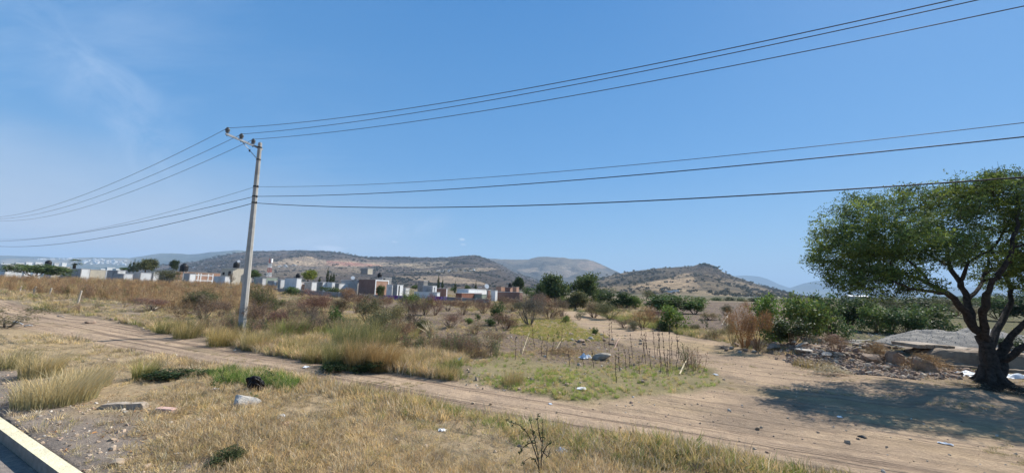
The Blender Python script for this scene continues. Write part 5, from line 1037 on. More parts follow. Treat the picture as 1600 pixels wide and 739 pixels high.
# rooted soil bank under the tree
# white tarp pieces
def cloth(px, py, wpx, dpx, h, label, mat, name='plastic_sheet', cat='plastic sheet', seed=0, n=16, group=None, rz=0):
    P = at(px, py); s = wpx * P[1] / 600; s2 = dpx * P[1] / 600; g = np.linspace(-.5, .5, n); a, b = np.meshgrid(g, g)
    z = h * (np.abs(fbm(a * 2.6 + seed * 3.1, b * 2.6, 1, 2, seed)) * 1.1 + .12) * (1 - (np.maximum(abs(a), abs(b)) * 2) ** 4 * .8) + .012
    rag = 1 + .25 * fbm(a * 4, b * 4, 1, 2, seed + 3); V = np.stack([a * s * rag, b * s2 * rag, z], -1).reshape(-1, 3); i = np.arange(n - 1)[:, None] * n; j = np.arange(n - 1)[None, :]
    me = np_mesh(name, V, np.stack([i + j, i + j + 1, i + n + j + 1, i + n + j], -1).reshape(-1, 4), [mat]); o = link(name, me, None, tuple(P)); o.rotation_euler = (0, 0, rz)
    so = o.modifiers.new('thickness', 'SOLIDIFY'); so.thickness = .004; tag(o, label, cat, group); return o
cloth(1524, 588, 46, 26, .24, 'crumpled white sheet lying left of the tree trunk', M_tarp, seed=1, n=24); cloth(1590, 590, 40, 24, .18, 'crumpled white sheet lying right of the tree trunk', M_tarp, seed=2, n=24)
LIT = [(553, 614, 15, 12, .09, 'crumpled white plastic on the near edge of the dirt track', M_plastic), (691, 673, 11, 9, .05, 'white scrap of paper in the foreground grass under mid picture', M_paper), (909, 608, 11, 14, .05, 'square white scrap in front of the green grass', M_paper), (914, 560, 16, 12, .20, 'white crumpled plastic leaning on the long grey boulder', M_plastic),
       (312, 656, 10, 7, .03, 'white scrap right of the pink brick', M_paper), (253, 517, 9, 8, .08, 'white scrap on the far edge of the track left of the pole', M_paper), (478, 574, 10, 7, .04, 'flat white scrap on the track right of the green grass patch', M_paper), (338, 609, 8, 7, .06, 'white scrap by the small green weed', M_paper), (455, 556, 7, 6, .05, 'white scrap under the grass right of the pole foot', M_paper),
       (440, 652, 12, 10, .06, 'dull grey plastic scrap above the pink tile', M_plastic), (637, 552, 8, 7, .06, 'small pale scrap in dry grass at centre', M_plastic), (878, 707, 12, 14, .08, 'translucent pale plastic cup remnant right of the leafy sapling', M_plastic), (1478, 694, 16, 6, .03, 'thin white strip on the bare dirt at lower right', M_paper), (1312, 652, 6, 6, .03, 'tiny white scrap on the clearing right of centre', M_paper), (1375, 562, 10, 6, .06, 'white scrap between the rubble blocks', M_paper), (1352, 562, 14, 8, .05, 'white flake lying on the rubble front', M_paper),
       (410, 511, 8, 5, .05, 'grey white rag in weeds right of the pole', M_plastic), (686, 565, 7, 6, .05, 'pinkish scrap left of the white bottle', M_pink), (1458, 530, 8, 6, .08, 'white scrap on the left foot of the gravel heap', M_paper), (1118, 586, 7, 6, .04, 'small white scrap right of the leaning stick', M_paper), (860, 632, 6, 5, .03, 'pair of pale scraps on the far rim of the track', M_paper), (1452, 585, 8, 5, .04, 'white scrap in the tree shade', M_paper)]
for i, (x, y, w_, d_, h, lab, mt) in enumerate(LIT): cloth(x, y, w_, d_, h, lab, mt, name='litter_scrap', cat='litter', seed=10 + i, n=8, rz=random.uniform(0, 3))
# bottle
P = at(716, 568); b = empty('bottle', (P[0], P[1], P[2] + .10)); tag(b, 'pale plastic bottle leaning in the dry grass above the track', 'bottle'); b.rotation_euler = (0, math.radians(42), .3)
MB().lathe([(.03, -.13), (.042, -.12), (.042, .03), (.036, .06), (.016, .10), (.015, .125)], sides=12).build('bottle_body', M_plastic, b, smooth=True); MB().lathe([(.018, .125), (.018, .145)], sides=10).build('cap', M_wpaint, b)
# concrete piece, brick, tile
P0 = at(157, 637); P1 = at(228, 637); d = P1 - P0; Lx = float(np.hypot(*d[:2]))
V = []; R = np.random.default_rng(5); pr = [(0, .02), (.10, .075), (.45, .095), (.55, .085), (.93, .10), (.99, .06), (1, -.02)]
b = MB()
n = len(pr); A = [(t * Lx, -.07 + R.normal(0, .008), z) for t, z in pr] + [(t * Lx, .07 + R.normal(0, .008), z) for t, z in pr] + [(t * Lx, -.08, -.06) for t, z in pr] + [(t * Lx, .08, -.06) for t, z in pr]
b.add(A, [(i, i + 1, n + i + 1, n + i) for i in range(n - 1)] + [(2 * n + i, 2 * n + i + 1, i + 1, i) for i in range(n - 1)] + [(n + i, n + i + 1, 3 * n + i + 1, 3 * n + i) for i in range(n - 1)] + [(0, n, 3 * n, 2 * n), (n - 1, 3 * n - 1, 4 * n - 1, 2 * n - 1)])
o = b.build('concrete_piece', M_slabd, None, tuple(P0)); o.rotation_euler = (0, 0, math.atan2(d[1], d[0])); tag(o, 'long pale broken concrete piece lying in the foreground grass at left', 'concrete piece')
P = at(259, 646); o = MB().box((-.20, -.06, -.03), (.20, .06, .10)).build('brick', M_pink, None, tuple(P)); o.rotation_euler = (.05, -.03, -.22); tag(o, 'pinkish brick lying flat in foreground grass', 'brick'); bv = o.modifiers.new('bevel', 'BEVEL'); bv.width = .008
P = at(449, 663); o = link('brick_fragment', rock_mesh('tile', 95, M_pink, flat=.3), None, tuple(P)); o.scale = (.42, .22, .35); tag(o, 'worn pink brick fragment below the grey plastic scrap', 'brick')
# black bag
P = at(397, 612); bm = bmesh.new(); bmesh.ops.create_icosphere(bm, subdivisions=4, radius=.5)
for v in bm.verts:
    c = np.array(v.co); k = 1 + .5 * float(fbm(c[0] * 3.1 + 4, c[1] * 2.7 + c[2] * 2.3, 1, 3, 61)) - .16 * abs(float(fbm(c[0] * 7, c[2] * 7, 1, 2, 62))); v.co = Vector(c * k)
me = bpy.data.meshes.new('bag'); bm.to_mesh(me); bm.free(); me.materials.append(M_bag); o = link('black_bag', me, None, (P[0], P[1], P[2] + .16)); o.scale = (.36, .24, .46); o.rotation_euler = (.2, -.55, .2); tag(o, 'crumpled black plastic bag upright in foreground grass', 'plastic bag')
# fence posts
for px, yt, yb, lab in ((121.5, 454, 472.5, 'whitish fence post nearest the track on the left, right of the others'), (76.5, 450, 461, 'greyish leaning fence post in weeds, second from the right'), (52, 447.5, 458, 'pale fence post among weeds, third from the right'), (30, 447, 455, 'pale low fence post head farthest to the left')):
    P = at(px, yb + 2); T = at_depth(px, yt, P[1]); h = T[2] - P[2]; r = .07; o = MB().tube([(0, 0, -.2), (.02, 0, h * .5), (.06, 0, h), (.06, 0, h + .02)], [r, r, r * .9, r * .5], 7).build('fence_post', M_wood, None, tuple(P)); o.rotation_euler = (0, .06, 0); tag(o, lab, 'post', 'old fence posts in the weeds')
# sticks
def stick(px0, py0, px1, py1, z0, z1, r, label, mat=None, bend=.03, name='stick'):
    A = at(px0, py0); B = at(px1, py1); A[2] += z0; B[2] += z1; m = (A + B) / 2 + np.array([0, 0, bend]); o = MB().tube([np.zeros(3), (m - A), (B - A)], [r, r * .9, r * .5], 6).build(name, mat or M_wood, None, tuple(A)); tag(o, label, 'stick'); return o
stick(1062, 586, 1076, 570, .03, .26, .022, 'pale curved branch leaning out of the green grass', M_straw); stick(22, 503, 36, 508, .03, .04, .03, 'white stick on the dirt track at far left', M_wpaint); stick(38, 510, 51, 510, .03, .04, .03, 'second white stick on the dirt track at far left', M_wpaint)
stick(229, 491, 253, 478, .03, .1, .03, 'thin pale branch in weeds left of the pole'); stick(816, 553, 827, 533, .02, .4, .011, 'pale reed leaning on the dark soil', M_straw); stick(868, 548, 880, 537, .02, .25, .011, 'pale stalk propped beside the reed litter', M_straw); stick(960, 545, 968, 536, .02, .25, .012, 'short pinkish stalk propped right of the boulder', M_pink)
stick(1128, 508, 1140, 494, .02, .4, .03, 'pale broken trunk leaning before the dead bushes'); stick(1136, 512, 1137, 502, .02, .5, .05, 'upright pale broken stump before the dead bushes'); stick(1243, 545, 1236, 540, .3, .1, .05, 'grey plank end in the rubble under the shrubs', M_wood); stick(325, 605, 300, 600, .02, .05, .01, 'thin straw lying left of the black bag', M_straw)
stick(90, 494, 101, 496, .02, .02, .03, 'short pale stick on the far bank of the track'); stick(1245, 547, 1262, 543, .15, .2, .05, 'cream coloured plank at the left of the rubble', M_slab)
# dry standing stalks
def stalk_mesh(seed):
    R = np.random.default_rng(seed); b = MB(); P = np.cumsum(np.vstack([[0, 0, 0], R.normal(0, .012, (6, 3)) + np.array([0, 0, 1 / 6])]), 0); b.tube(P, np.linspace(.009, .004, 7), 5)
    for k in range(9):
        i = R.integers(1, 7); d = R.normal(0, .035, 3) + np.array([0, 0, .05]); b.tube([P[i], P[i] + d], [.008, .005], 3)
    for k in range(6): i = R.integers(3, 7); c = P[i] + R.normal(0, .01, 3); b.box(c - .011, c + .011)
    V = np.concatenate(b.V); return np_mesh('stalk', V, [np.array(f) for f in b.F.values()], [M_twig], R.uniform(.8, 1.2, (len(V), 1)) * np.ones((1, 3)))
SM = [stalk_mesh(i) for i in range(6)]
def SLAB(x, h): return ('tall' if h >= 44 else 'short' if h < 32 else 'medium') + ' dark leafless weed stalk standing ' + ('left of the long grey boulder' if x < 900 else 'right beside or behind the long grey boulder' if x < 995 else 'in the thick group left of the leaning branch' if x < 1052 else 'nearest the leaning branch')
ST = [(1009, 568, 52), (1003, 566, 40), (1024, 562, 46), (1035, 575, 60), (1042, 585, 58), (1047, 580, 66), (1044, 588, 40), (1061, 562, 54), (1064, 565, 36), (1031, 583, 34), (968, 580, 36), (978, 578, 30), (984, 572, 24), (952, 550, 48), (958, 540, 40), (946, 545, 26), (1013, 558, 30), (1018, 577, 30), (1050, 560, 30), (963, 598, 38), (1027, 555, 44), (1057, 578, 30), (890, 572, 30), (853, 561, 36), (846, 556, 28), (805, 562, 30), (912, 572, 24), (928, 575, 26), (835, 545, 40), (1000, 584, 26), (1010, 545, 24), (988, 560, 34), (875, 545, 30), (862, 550, 26)]
for i, (x, y, h) in enumerate(ST):
    P = at(x, y); o = link('dry_stalk', SM[i % 6], None, tuple(P)); s = h * P[1] / 600; o.scale = (1.1, 1.1, s); o.rotation_euler = (random.uniform(-.1, .1), random.uniform(-.1, .1), random.uniform(0, 6)); o.color = (.10, .07, .055, 1); tag(o, SLAB(x, h), 'weed stalk', 'dark standing weed stalks')
# leafy sapling, bottom centre
P = at(843, 742); sp = empty('sapling', tuple(P)); tag(sp, 'spindly leafy sapling growing at the bottom edge of the picture', 'sapling'); R = np.random.default_rng(8); k_ = P[1] / 600
def sp_(x, y, d=0): return at_depth(x, y, P[1] + d) - P
b = MB(); LV = []
for pts in ([(843, 744), (841, 715), (836, 690), (831, 668), (828, 655)], [(845, 744), (846, 712), (848, 680), (848, 655)], [(841, 720), (834, 700), (826, 680), (812, 664), (800, 660), (790, 655)], [(846, 715), (853, 698), (862, 690)], [(836, 692), (828, 692), (818, 698), (812, 706)], [(843, 744), (840, 726), (830, 714), (815, 724)], [(846, 690), (842, 672), (840, 655), (841, 645)], [(848, 705), (856, 712), (860, 700)]):
    Q, r = smooth([sp_(x, y, R.uniform(-.05, .05)) for x, y in pts], list(np.linspace(.008, .003, len(pts)))); b.tube(Q, r, 5, cap=False); LV += [Q[i] for i in range(4, len(Q)) if R.random() < .6]
b.build('branches', M_bark, sp); C = np.repeat(np.array(LV), 4, 0) + R.normal(0, .012, (len(LV) * 4, 3)); V, Fq, col = leaves(C, .018, .5, R); q = link('leaf', np_mesh('leaf', V, Fq, [M_leaf], col), sp); q.name = 'foliage'; q.color = (.09, .11, .05, 1)
# dead agave like rosette
P = at(672, 523); s = P[1] / 600; b = MB()
for k in range(34):
    az = random.uniform(0, 6.28); el = random.uniform(.35, 1.35); L_ = random.uniform(14, 24) * s; d = np.array([math.cos(az) * math.cos(el), math.sin(az) * math.cos(el), math.sin(el)]) * L_; b.tube([(0, 0, 0), d * .5, d], [.02, .022, .004], 4)
tag(b.build('dead_rosette', M_straw, None, tuple(P)), 'spiky dry rosette plant with pale stiff leaves in the field', 'plant')

# ------------------------------------------------------------------ GRASS
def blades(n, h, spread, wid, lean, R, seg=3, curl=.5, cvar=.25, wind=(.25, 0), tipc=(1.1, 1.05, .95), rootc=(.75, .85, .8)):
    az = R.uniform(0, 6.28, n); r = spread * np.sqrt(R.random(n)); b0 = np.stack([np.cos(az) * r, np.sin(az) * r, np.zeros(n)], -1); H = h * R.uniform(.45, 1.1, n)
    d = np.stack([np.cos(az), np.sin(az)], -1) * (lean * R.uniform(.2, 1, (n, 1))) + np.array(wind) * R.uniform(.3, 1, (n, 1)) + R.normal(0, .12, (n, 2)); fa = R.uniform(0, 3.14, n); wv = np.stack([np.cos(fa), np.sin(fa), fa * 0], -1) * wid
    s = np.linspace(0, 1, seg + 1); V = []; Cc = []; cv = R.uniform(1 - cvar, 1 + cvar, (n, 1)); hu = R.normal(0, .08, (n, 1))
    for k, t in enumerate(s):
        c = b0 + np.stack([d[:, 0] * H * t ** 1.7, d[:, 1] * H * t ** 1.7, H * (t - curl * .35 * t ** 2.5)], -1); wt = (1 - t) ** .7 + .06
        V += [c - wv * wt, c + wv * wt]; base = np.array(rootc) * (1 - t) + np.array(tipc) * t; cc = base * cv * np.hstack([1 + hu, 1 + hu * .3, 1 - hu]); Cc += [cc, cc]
    V = np.stack(V, 1).reshape(-1, 3); Cc = np.stack(Cc, 1).reshape(-1, 3); m = (seg + 1) * 2; o = np.arange(n)[:, None] * m
    F_ = np.concatenate([np.stack([o[:, 0] + 2 * k, o[:, 0] + 2 * k + 1, o[:, 0] + 2 * k + 3, o[:, 0] + 2 * k + 2], -1) for k in range(seg)])
    return V, F_, Cc
def grass_obj(name, args, mat=None): V, F_, C = blades(**args); return bpy.data.objects.new(name, np_mesh(name, V, F_, [mat or M_grass], C))
def weed_obj(name, seed):     # tall brittle weed: stems with small dry leaves and heads
    R = np.random.default_rng(seed); b = MB(); L = []
    for k in range(7):
        a = R.normal(0, .07, 3) * [1, 1, 0]; e = a + np.array([R.normal(0, .16) + .05, R.normal(0, .16), R.uniform(.6, 1.0)]); m = (a + e) / 2 + R.normal(0, .03, 3); b.tube([a, m, e], [.008, .006, .003], 3, cap=False)
        for t in np.linspace(.35, 1, 9):
            p = a + (e - a) * t; d = R.normal(0, .07, 3) + np.array([0, 0, .04]); b.tube([p, p + d], [.004, .002], 3, cap=False); L += [p + d * R.uniform(.3, 1.1) for _ in range(4)]
    V = np.concatenate(b.V); F_ = np.vstack([np.array(f) for f in b.F.values()]); V2, F2, C2 = leaves(np.array(L), .026, .4, R); return bpy.data.objects.new(name, np_mesh(name, np.vstack([V, V2]), np.vstack([F_, F2 + len(V)]), [M_grass], np.vstack([np.full((len(V), 3), .8), C2])))
def coll(name, obs):
    c = bpy.data.collections.new(name)
    for o in obs: c.objects.link(o)
    return c
R = np.random.default_rng(5)
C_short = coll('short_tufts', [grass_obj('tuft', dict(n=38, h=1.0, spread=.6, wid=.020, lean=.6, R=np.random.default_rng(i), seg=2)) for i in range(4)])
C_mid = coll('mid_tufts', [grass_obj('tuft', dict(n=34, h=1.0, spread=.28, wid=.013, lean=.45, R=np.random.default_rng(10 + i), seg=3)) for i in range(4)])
C_weed = coll('weeds', [weed_obj('weed', i) for i in range(4)])
C_scrub = coll('scrub_clumps', [])
for i in range(3):
    Rr = np.random.default_rng(i); T = lobes_pts([(0, 0, .35, .5, .5, .35), (.3, .2, .3, .35, .35, .3), (-.3, -.1, .4, .3, .35, .35)], 60, Rr); V, F_, Cc = leaves(T + Rr.normal(0, .05, T.shape), .15, .8, Rr); C_scrub.objects.link(bpy.data.objects.new('clump', np_mesh('clump', V, F_, [M_grass], Cc)))
def st_ob(i):
    me = rock_mesh('pebble', 200 + i, M_stoneinst, sub=1, cuts=4); a = me.color_attributes.new('Col', 'FLOAT_COLOR', 'POINT'); a.data.foreach_set('color', np.ones(len(me.vertices) * 4, np.float32)); return bpy.data.objects.new('pebble', me)
C_stone = coll('pebbles', [st_ob(i) for i in range(4)])
def scatter(name, P, scale, tint, col, label, lean=.12, zscale=None):
    n = len(P); me = bpy.data.meshes.new(name); me.vertices.add(n); me.vertices.foreach_set('co', np.asarray(P, np.float32).ravel())
    sc = np.asarray(scale, np.float32); sc = np.stack([sc, sc, sc], -1) if sc.ndim == 1 else sc
    def at_(nm, ty, data): a = me.attributes.new(nm, ty, 'POINT'); a.data.foreach_set('vector' if ty == 'FLOAT_VECTOR' else 'color' if ty == 'FLOAT_COLOR' else 'value', np.asarray(data, np.float32).ravel())
    at_('scl', 'FLOAT_VECTOR', sc); rot = np.c_[rng.normal(0, lean, (n, 2)), rng.uniform(0, 6.28, n)]; at_('rot', 'FLOAT_VECTOR', rot); t4 = np.ones((n, 4)); t4[:, :3] = tint; at_('tint', 'FLOAT_COLOR', t4)
    o = link(name, me); tag(o, label, None, None, 'stuff'); g = bpy.data.node_groups.new(name, 'GeometryNodeTree'); g.interface.new_socket('Geometry', in_out='INPUT', socket_type='NodeSocketGeometry'); g.interface.new_socket('Geometry', in_out='OUTPUT', socket_type='NodeSocketGeometry')
    gi = g.nodes.new('NodeGroupInput'); go = g.nodes.new('NodeGroupOutput'); ip = g.nodes.new('GeometryNodeInstanceOnPoints'); ci = g.nodes.new('GeometryNodeCollectionInfo'); ci.inputs['Collection'].default_value = col; ci.inputs['Separate Children'].default_value = True; ci.inputs['Reset Children'].default_value = True
    ip.inputs['Pick Instance'].default_value = True
    def na(nm, ty): q = g.nodes.new('GeometryNodeInputNamedAttribute'); q.data_type = ty; q.inputs['Name'].default_value = nm; return q.outputs['Attribute']
    ri = g.nodes.new('FunctionNodeRandomValue'); ri.data_type = 'INT'; ri.inputs[4].default_value = 0; ri.inputs[5].default_value = len(col.objects) - 1
    er = g.nodes.new('FunctionNodeEulerToRotation'); g.links.new(na('rot', 'FLOAT_VECTOR'), er.inputs[0]); g.links.new(er.outputs[0], ip.inputs['Rotation']); g.links.new(na('scl', 'FLOAT_VECTOR'), ip.inputs['Scale']); g.links.new(ri.outputs[2], ip.inputs['Instance Index'])
    g.links.new(gi.outputs[0], ip.inputs['Points']); g.links.new(ci.outputs[0], ip.inputs['Instance']); g.links.new(ip.outputs[0], go.inputs[0]); md = o.modifiers.new('scatter', 'NODES'); md.node_group = g
    return o
def samples(n, r0, r1, a0=-60, a1=60, gam=1.0):
    r = np.exp(rng.uniform(0, 1, n) ** gam * math.log(r1 / r0)) * r0; a = np.radians(rng.uniform(a0, a1, n)); x = r * np.sin(a); y = r * np.cos(a); return np.stack([x, y, height(x, y)], -1)
def mixt(n, cols, wts): return np.array(cols)[rng.choice(len(cols), n, p=np.array(wts) / sum(wts))] * rng.uniform(.8, 1.2, (n, 1))
GOLD = (.68, .50, .27); STRAW = (.63, .49, .33); BROWNG = (.46, .34, .235); GREENG = (.22, .26, .08); OLIVEG = (.46, .38, .17)
GPATCH = [(325, 588), (360, 580), (430, 590), (475, 600), (455, 612), (400, 604), (340, 600)]
# foreground verge
P = samples(60000, 3.2, 26); u, v = uv2(P); px, py, f = project(P); tr = zone(P, TRACK, .15); cl_ = zone(P, CLEAR, .3)
patch = fbm(P[:, 0], P[:, 1], 1.6, 4, 71); k = (v > 2.12) & (v < 9) & (v < 7.85 - .035 * u) & (tr < .3) & (cl_ < .5)
gravelly = (v < 3.5 + .8 * patch) & (px < 420) & (px + (py - 640) * 1.1 < 250)
dens = np.where(gravelly, .10, .16 + .75 * sstep(-.3, .3, patch)); k &= rng.random(len(P)) < dens; Q = P[k]; uu, vv = uv2(Q); pq, qq, _ = project(Q); patch = patch[k]
edge = sstep(1.6, .2, np.abs((6.95 - .04 * uu) - vv)); h = (.045 + .045 * sstep(-.2, .5, patch) + .07 * edge) * rng.uniform(.5, 1.6, len(Q)); t = mixt(len(Q), [GOLD, STRAW, BROWNG, OLIVEG], [3, 4.5, 3, .5]); ge = (rng.random(len(Q)) < edge * .45 * sstep(500, 700, pq)); t[ge] = mixt(ge.sum(), [OLIVEG, GREENG], [2, 1]); t = t * (1 + .28 * fbm(Q[:, 0], Q[:, 1], 1.1, 4, 93))[:, None]
scatter('dry_grass', Q, np.stack([h + .07, h + .07, h], -1) * 1.15, t, C_short, 'short dry golden grass on the verge between kerb and dirt track', lean=.34)
# field beyond the track
P = samples(120000, 8, 125); u, v = uv2(P); px, py, f = project(P); tr = zone(P, TRACK, .2); cl_ = zone(P, CLEAR, .35); dk = zone(P, DARK, .6); gr = zone(P, GREEN, .7); ye = zone(P, YELLOW, .4); pl = zone(P, PLOUGH, .6); ru = zone(P, RUB, .3)
far_side = (v > 7.85 - .035 * u) & (tr < .25) & (cl_ < .2) & (f > 0)
pt = fbm(P[:, 0], P[:, 1], 4.5, 4, 72); pt2 = fbm(P[:, 0], P[:, 1], 1.4, 3, 73)
dens = .75 * sstep(-.5, .1, pt2 + .4 * pt); dens = np.where(dk > .4, .32, dens); dens = np.where(pl > .4, .10, dens); dens = np.where(ru > .4, .06, dens); dens = np.where(gr > .05, .08 + .6 * sstep(-.35, .5, pt2), dens); dens = np.where(ye > .4, .9, dens); dens = np.where((px > 1290) & (ru < .4), .12, dens)
weedz = (px < 430) & (py < np.interp(px, [-400, 0, 130, 250, 350, 430], [440, 457, 466, 483, 488, 476]))
k = far_side & (rng.random(len(P)) < dens) & ~(weedz & (rng.random(len(P)) < .6)); Q = P[k]; pq, qq, _ = project(Q); n = len(Q); r_ = np.hypot(Q[:, 0], Q[:, 1])
h = (.20 + .22 * sstep(-.3, .6, pt[k])) * rng.uniform(.5, 1.4, n); h = np.where((dk[k] > .4) | (pl[k] > .4), h * .42, h); h = np.where(gr[k] > .05, rng.uniform(.05, .15, n), h); h = np.where(ye[k] > .4, rng.uniform(.08, .2, n), h)
bank = inpoly(pq, qq, [(160, 500), (330, 512), (380, 520), (650, 560), (700, 600), (500, 575), (377, 552), (250, 528), (150, 506)]); h = np.where(bank, rng.uniform(.25, .5, n), h); h = np.where(pq > 1290, h * .4, h)
t = mixt(n, [GOLD, STRAW, BROWNG, OLIVEG, GREENG], [2.6, 3, 2, 1.6, .8]); 
m = (gr[k] > .4); t[m] = mixt(m.sum(), [GREENG, (.34, .42, .10), (.46, .46, .15), GOLD], [.8, 2.2, 2, 2.6]); m = ye[k] > .4; t[m] = mixt(m.sum(), [(.42, .38, .12), GOLD, GREENG], [4, 2, 1]); gp = fbm(Q[:, 0], Q[:, 1], 7, 3, 75) > .42; m = gp & (gr[k] < .4); t[m] = mixt(m.sum(), [(.24, .27, .09), OLIVEG, GREENG], [1, 2, 1])
sc = np.stack([h * (1.0 + r_ * .02), h * (1.0 + r_ * .02), h], -1)
scatter('field_grass', Q, sc, t, C_mid, 'dry and greenish field grass beyond the dirt track')
# tall weeds on the left and behind
P = samples(60000, 14, 120, -62, 62); px, py, f = project(P); u, v = uv2(P); tr = zone(P, TRACK, .2, 2); cl_ = zone(P, CLEAR, .35, 2); dk = zone(P, DARK, .6, 2); pl = zone(P, PLOUGH, .6, 2)
weedz = (px < 430) & (py < np.interp(px, [-400, 0, 130, 250, 350, 430], [440, 457, 466, 483, 490, 478])); other = (fbm(P[:, 0], P[:, 1], 5, 3, 81) > .05) & (px < 1290) & (dk < .3) & (pl < .3)
k = (f > 0) & (tr < .1) & (cl_ < .1) & (v > 9) & ((weedz & (rng.random(len(P)) < .5)) | (other & ~weedz & (rng.random(len(P)) < .16 + .22 * (px > 360) * (px < 900)))); Q = P[k]; wz = weedz[k]; n = len(Q)
h = np.where(wz, rng.uniform(.7, 1.3, n), rng.uniform(.35, .8, n)); pq, qq, _ = project(Q); h = np.where(wz & (qq > 468), h * .75, h)
t = mixt(n, [(.46, .29, .15), (.54, .38, .20), (.38, .25, .16), (.26, .24, .11), (.58, .44, .24)], [3, 3, 2, .8, 1.5]); w2 = ~wz; t[w2] = mixt(w2.sum(), [(.34, .23, .16), (.48, .36, .22), (.24, .25, .12), (.28, .19, .14)], [1.6, 2.6, 2.4, 1.2])
scatter('tall_weeds', Q, np.stack([h * 1.1, h * 1.1, h], -1), t, C_weed, 'tall brown dry weeds covering the field to the left')
# green grass patch in the foreground and weeds on the track centre
P = samples(60000, 4, 20, -55, 20); px, py, f = project(P); z = zone(P, GPATCH, .12, 3); k = (z > .2) & (rng.random(len(P)) < .75 * z * (.55 + .9 * sstep(-.4, .3, fbm(P[:, 0], P[:, 1], .6, 3, 99)))); Q = P[k]; n = len(Q)
h = rng.uniform(.12, .36, n); scatter('green_grass', Q, np.stack([h, h, h], -1), mixt(n, [(.14, .24, .05), (.22, .30, .08), (.36, .34, .14), (.55, .45, .22)], [3, 2, 1, .7]), C_mid, 'patch of fresh green grass beside the dirt track in the foreground')
P = samples(50000, 5, 45); u, v = uv2(P); tr = zone(P, TRACK, .1, 2); cl_ = zone(P, CLEAR, .2, 2); c3 = fbm(u * .4, v, 1.0, 3, 83) > .28; mid = (np.abs(v - (7.85 - .035 * u)) < .4) & (u > 6)
k = ((tr > .5) & mid & (rng.random(len(P)) < .35) & (fbm(u, v, 1.5, 2, 84) > 0)) | ((cl_ > .5) & (tr < .4) & c3 & (rng.random(len(P)) < .35)); Q = P[k]; n = len(Q); h = rng.uniform(.025, .06, n)
scatter('straw_stubble', Q, np.stack([h * 2.2, h * 2.2, h], -1), mixt(n, [(.44, .35, .2), (.36, .3, .15), (.2, .2, .08)], [4, 2, 1]), C_short, 'thin low stubble on the worn dirt')
# stones
P = samples(75000, 3.5, 45); u, v = uv2(P); px, py, f = project(P); tr = zone(P, TRACK, .12, 2); cl_ = zone(P, CLEAR, .2, 2); ru = zone(P, RUB, .3, 2); dk = zone(P, DARK, .4, 2)
rim = (np.abs(v - 9.3) < .5 + .5 * fbm(u, v, 2, 3, 91)) & (u > 3.2) & (u < 30); gv = (v > 2.1) & (v < 3.6) & (px < 420)
pr = .01 + .05 * (cl_ > .5) + .015 * (tr > .5) + .5 * (ru > .5) + .09 * (dk > .5) + .16 * rim + .30 * gv + .03 * (v > 2.1) * (v < 6.5); k = (rng.random(len(P)) < pr) & (v > 2.1); Q = P[k]; n = len(Q); s = rng.lognormal(math.log(.022), .5, n) * np.where(ru[k] > .5, 2.6, 1) * np.where(rim[k] | (dk[k] > .5), 1.7, 1); s = np.minimum(s, .14)
scatter('loose_stones', Q + np.c_[np.zeros((n, 2)), s * .1], s * 1.6, mixt(n, [(.42, .33, .24), (.33, .25, .18), (.54, .48, .40), (.36, .25, .18)], [3, 3, 1.2, 1]), C_stone, 'loose stones and clods on the bare ground', lean=.6)
k = rng.choice(len(GRAV), 1800); scatter('gravel_stones', GRAV[k] + rng.normal(0, .04, (1800, 3)) * [1, 1, .2], rng.uniform(.03, .06, 1800), mixt(1800, [(.44, .41, .36), (.52, .48, .43), (.36, .33, .29)], [1, 1, 1]), C_stone, 'loose grey gravel on the heap', lean=.6)
P = np.vstack(SCRUB); n = len(P); far = P[:, 1] > 1500; s = rng.uniform(3, 8, n) * np.where(far, 1.5, 1.0)
scatter('hill_scrub', P, np.stack([s, s, s * .8], -1), mixt(n, [(.07, .07, .045), (.095, .09, .06), (.12, .105, .07)], [2, 2, 1]), C_scrub, 'dark dry scrub dotting the hills')
P = samples(60000, 11, 22, 35, 62); px, py, f = project(P); ru = zone(P, RUB, .25, 3); k = (ru > .3) & (rng.random(len(P)) < .35 * ru); Q = P[k]; n = len(Q); s = np.clip(rng.lognormal(math.log(.07), .55, n), .03, .26)
scatter('rubble_stones', Q + np.c_[np.zeros((n, 2)), s * .12], np.stack([s * 1.3, s, s * 1.1], -1), mixt(n, [(.36, .27, .20), (.27, .195, .15), (.46, .39, .31), (.21, .16, .13)], [3, 3, 1.5, 2]), C_stone, 'small broken stones and brick bits filling the rubble spread', lean=.7)
# fallen leaves on the verge
P = samples(40000, 3.5, 12, -60, 10); u, v = uv2(P); px, py, f = project(P); k = (v > 2.1) & (v < 4.6) & (px < 480) & (rng.random(len(P)) < np.exp(-((v - 3.4) / .8) ** 2) * .14); Q = P[k]; n = len(Q)
lf = []
for i in range(2): V, F_, Cc = leaves(np.random.default_rng(i).normal(0, .35, (5, 3)) * [1, 1, .12] + [0, 0, .12], .45, .4, np.random.default_rng(i)); V[:, 2] *= .5; lf.append(bpy.data.objects.new('dry_leaf', np_mesh('dry_leaf', V, F_, [M_grass], Cc)))
scatter('fallen_leaves', Q, rng.uniform(.03, .07, n), mixt(n, [(.50, .27, .11), (.42, .28, .16), (.34, .19, .10)], [1, 1, 1]), coll('leaves', lf), 'fallen orange brown leaves along the verge', lean=.3)
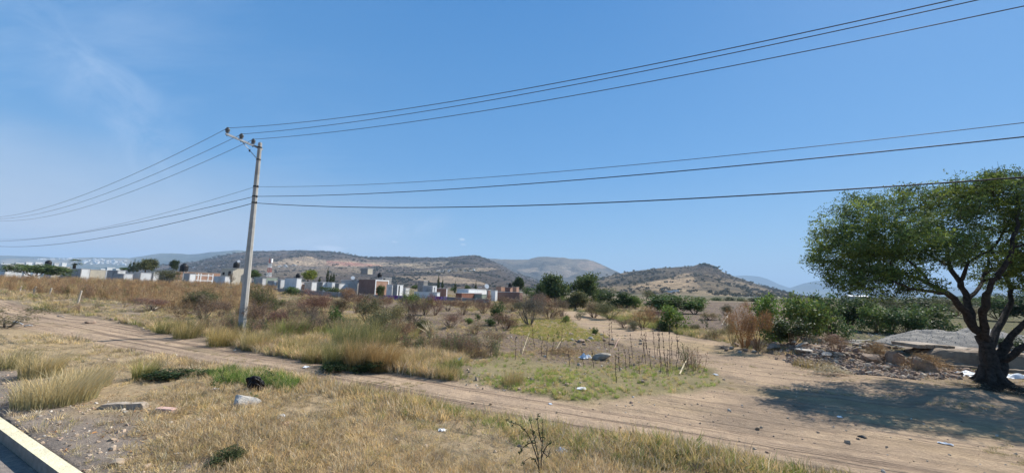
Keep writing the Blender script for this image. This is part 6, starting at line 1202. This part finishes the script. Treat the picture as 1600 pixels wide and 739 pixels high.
# big individual grass clumps
def clump(px, py, wpx, hpx, n, tint, label, lean=.45, wind=(.22, 0), seed=0, rootc=(.55, .62, .5)):
    P = at(px, py); s = P[1] / 600; R = np.random.default_rng(seed); V, F_, C = blades(n, hpx * s, wpx * s * .36, .0045, lean, R, seg=4, wind=wind, rootc=rootc, curl=.35)
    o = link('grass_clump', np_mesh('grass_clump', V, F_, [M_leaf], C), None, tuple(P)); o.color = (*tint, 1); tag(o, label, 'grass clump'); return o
clump(88, 628, 120, 46, 1500, (.62, .50, .30), 'largest tall dry grass clump near the kerb at lower left', seed=1); clump(62, 588, 60, 42, 700, (.60, .48, .28), 'tall dry grass clump behind the largest one at lower left', seed=2); clump(128, 606, 84, 38, 700, (.62, .50, .30), 'dry grass clump right of the largest one at lower left', seed=3)
clump(225, 592, 40, 34, 380, (.42, .38, .16), 'small yellowish clump behind the dark creeping weed', seed=4); clump(20, 575, 60, 34, 500, (.48, .40, .22), 'dry grass clump at the left picture edge below the track', seed=5)
clump(292, 528, 46, 34, 500, (.40, .32, .15), 'golden clump at the far track edge left of the pole', seed=6); clump(262, 520, 40, 26, 420, (.30, .28, .12), 'greenish golden clump left of the one by the track edge', seed=7); clump(345, 540, 50, 34, 600, (.50, .38, .17), 'golden clump directly left of the pole foot', seed=8); clump(398, 545, 50, 36, 600, (.50, .40, .2), 'golden clump directly right of the pole foot', seed=9); clump(372, 538, 40, 24, 400, (.52, .41, .2), 'pale golden clump hiding the pole foot', seed=10)
clump(492, 566, 50, 36, 550, (.40, .33, .16), 'tan clump at the left end of the tall grass by the track', seed=11); clump(528, 574, 60, 52, 900, (.28, .26, .12), 'olive clump in the tall grass by the track', seed=12); clump(562, 578, 60, 56, 900, (.38, .27, .14), 'brownish tall clump in the middle of the tall grass by the track', seed=13); clump(596, 578, 56, 50, 800, (.46, .31, .15), 'orange brown clump at the right of the tall grass by the track', seed=14); clump(640, 576, 50, 30, 500, (.46, .36, .19), 'golden clump just past the tall grass by the track', seed=15)
clump(642, 530, 26, 22, 260, (.50, .42, .18), 'bright yellow clump in the middle field', seed=16); clump(545, 545, 70, 60, 700, (.27, .27, .13), 'tall grey green grass behind the tall clumps by the track', seed=17); clump(590, 548, 70, 56, 700, (.30, .28, .13), 'tall grey green grass behind the orange brown clump', seed=18); clump(700, 590, 40, 24, 260, (.5, .38, .2), 'sandy clump on the far rim of the track', seed=19); clump(800, 600, 44, 24, 280, (.5, .38, .2), 'sandy clump at the left end of the green grass', seed=20)
clump(1270, 575, 70, 16, 360, (.46, .35, .19), 'low dry grass in front of the rubble left end', seed=21); clump(450, 530, 60, 40, 500, (.30, .32, .11), 'yellow green clump in the field right of the pole', seed=22); clump(470, 548, 70, 30, 500, (.46, .37, .18), 'dry clump in the field right of the pole near the track', seed=23)
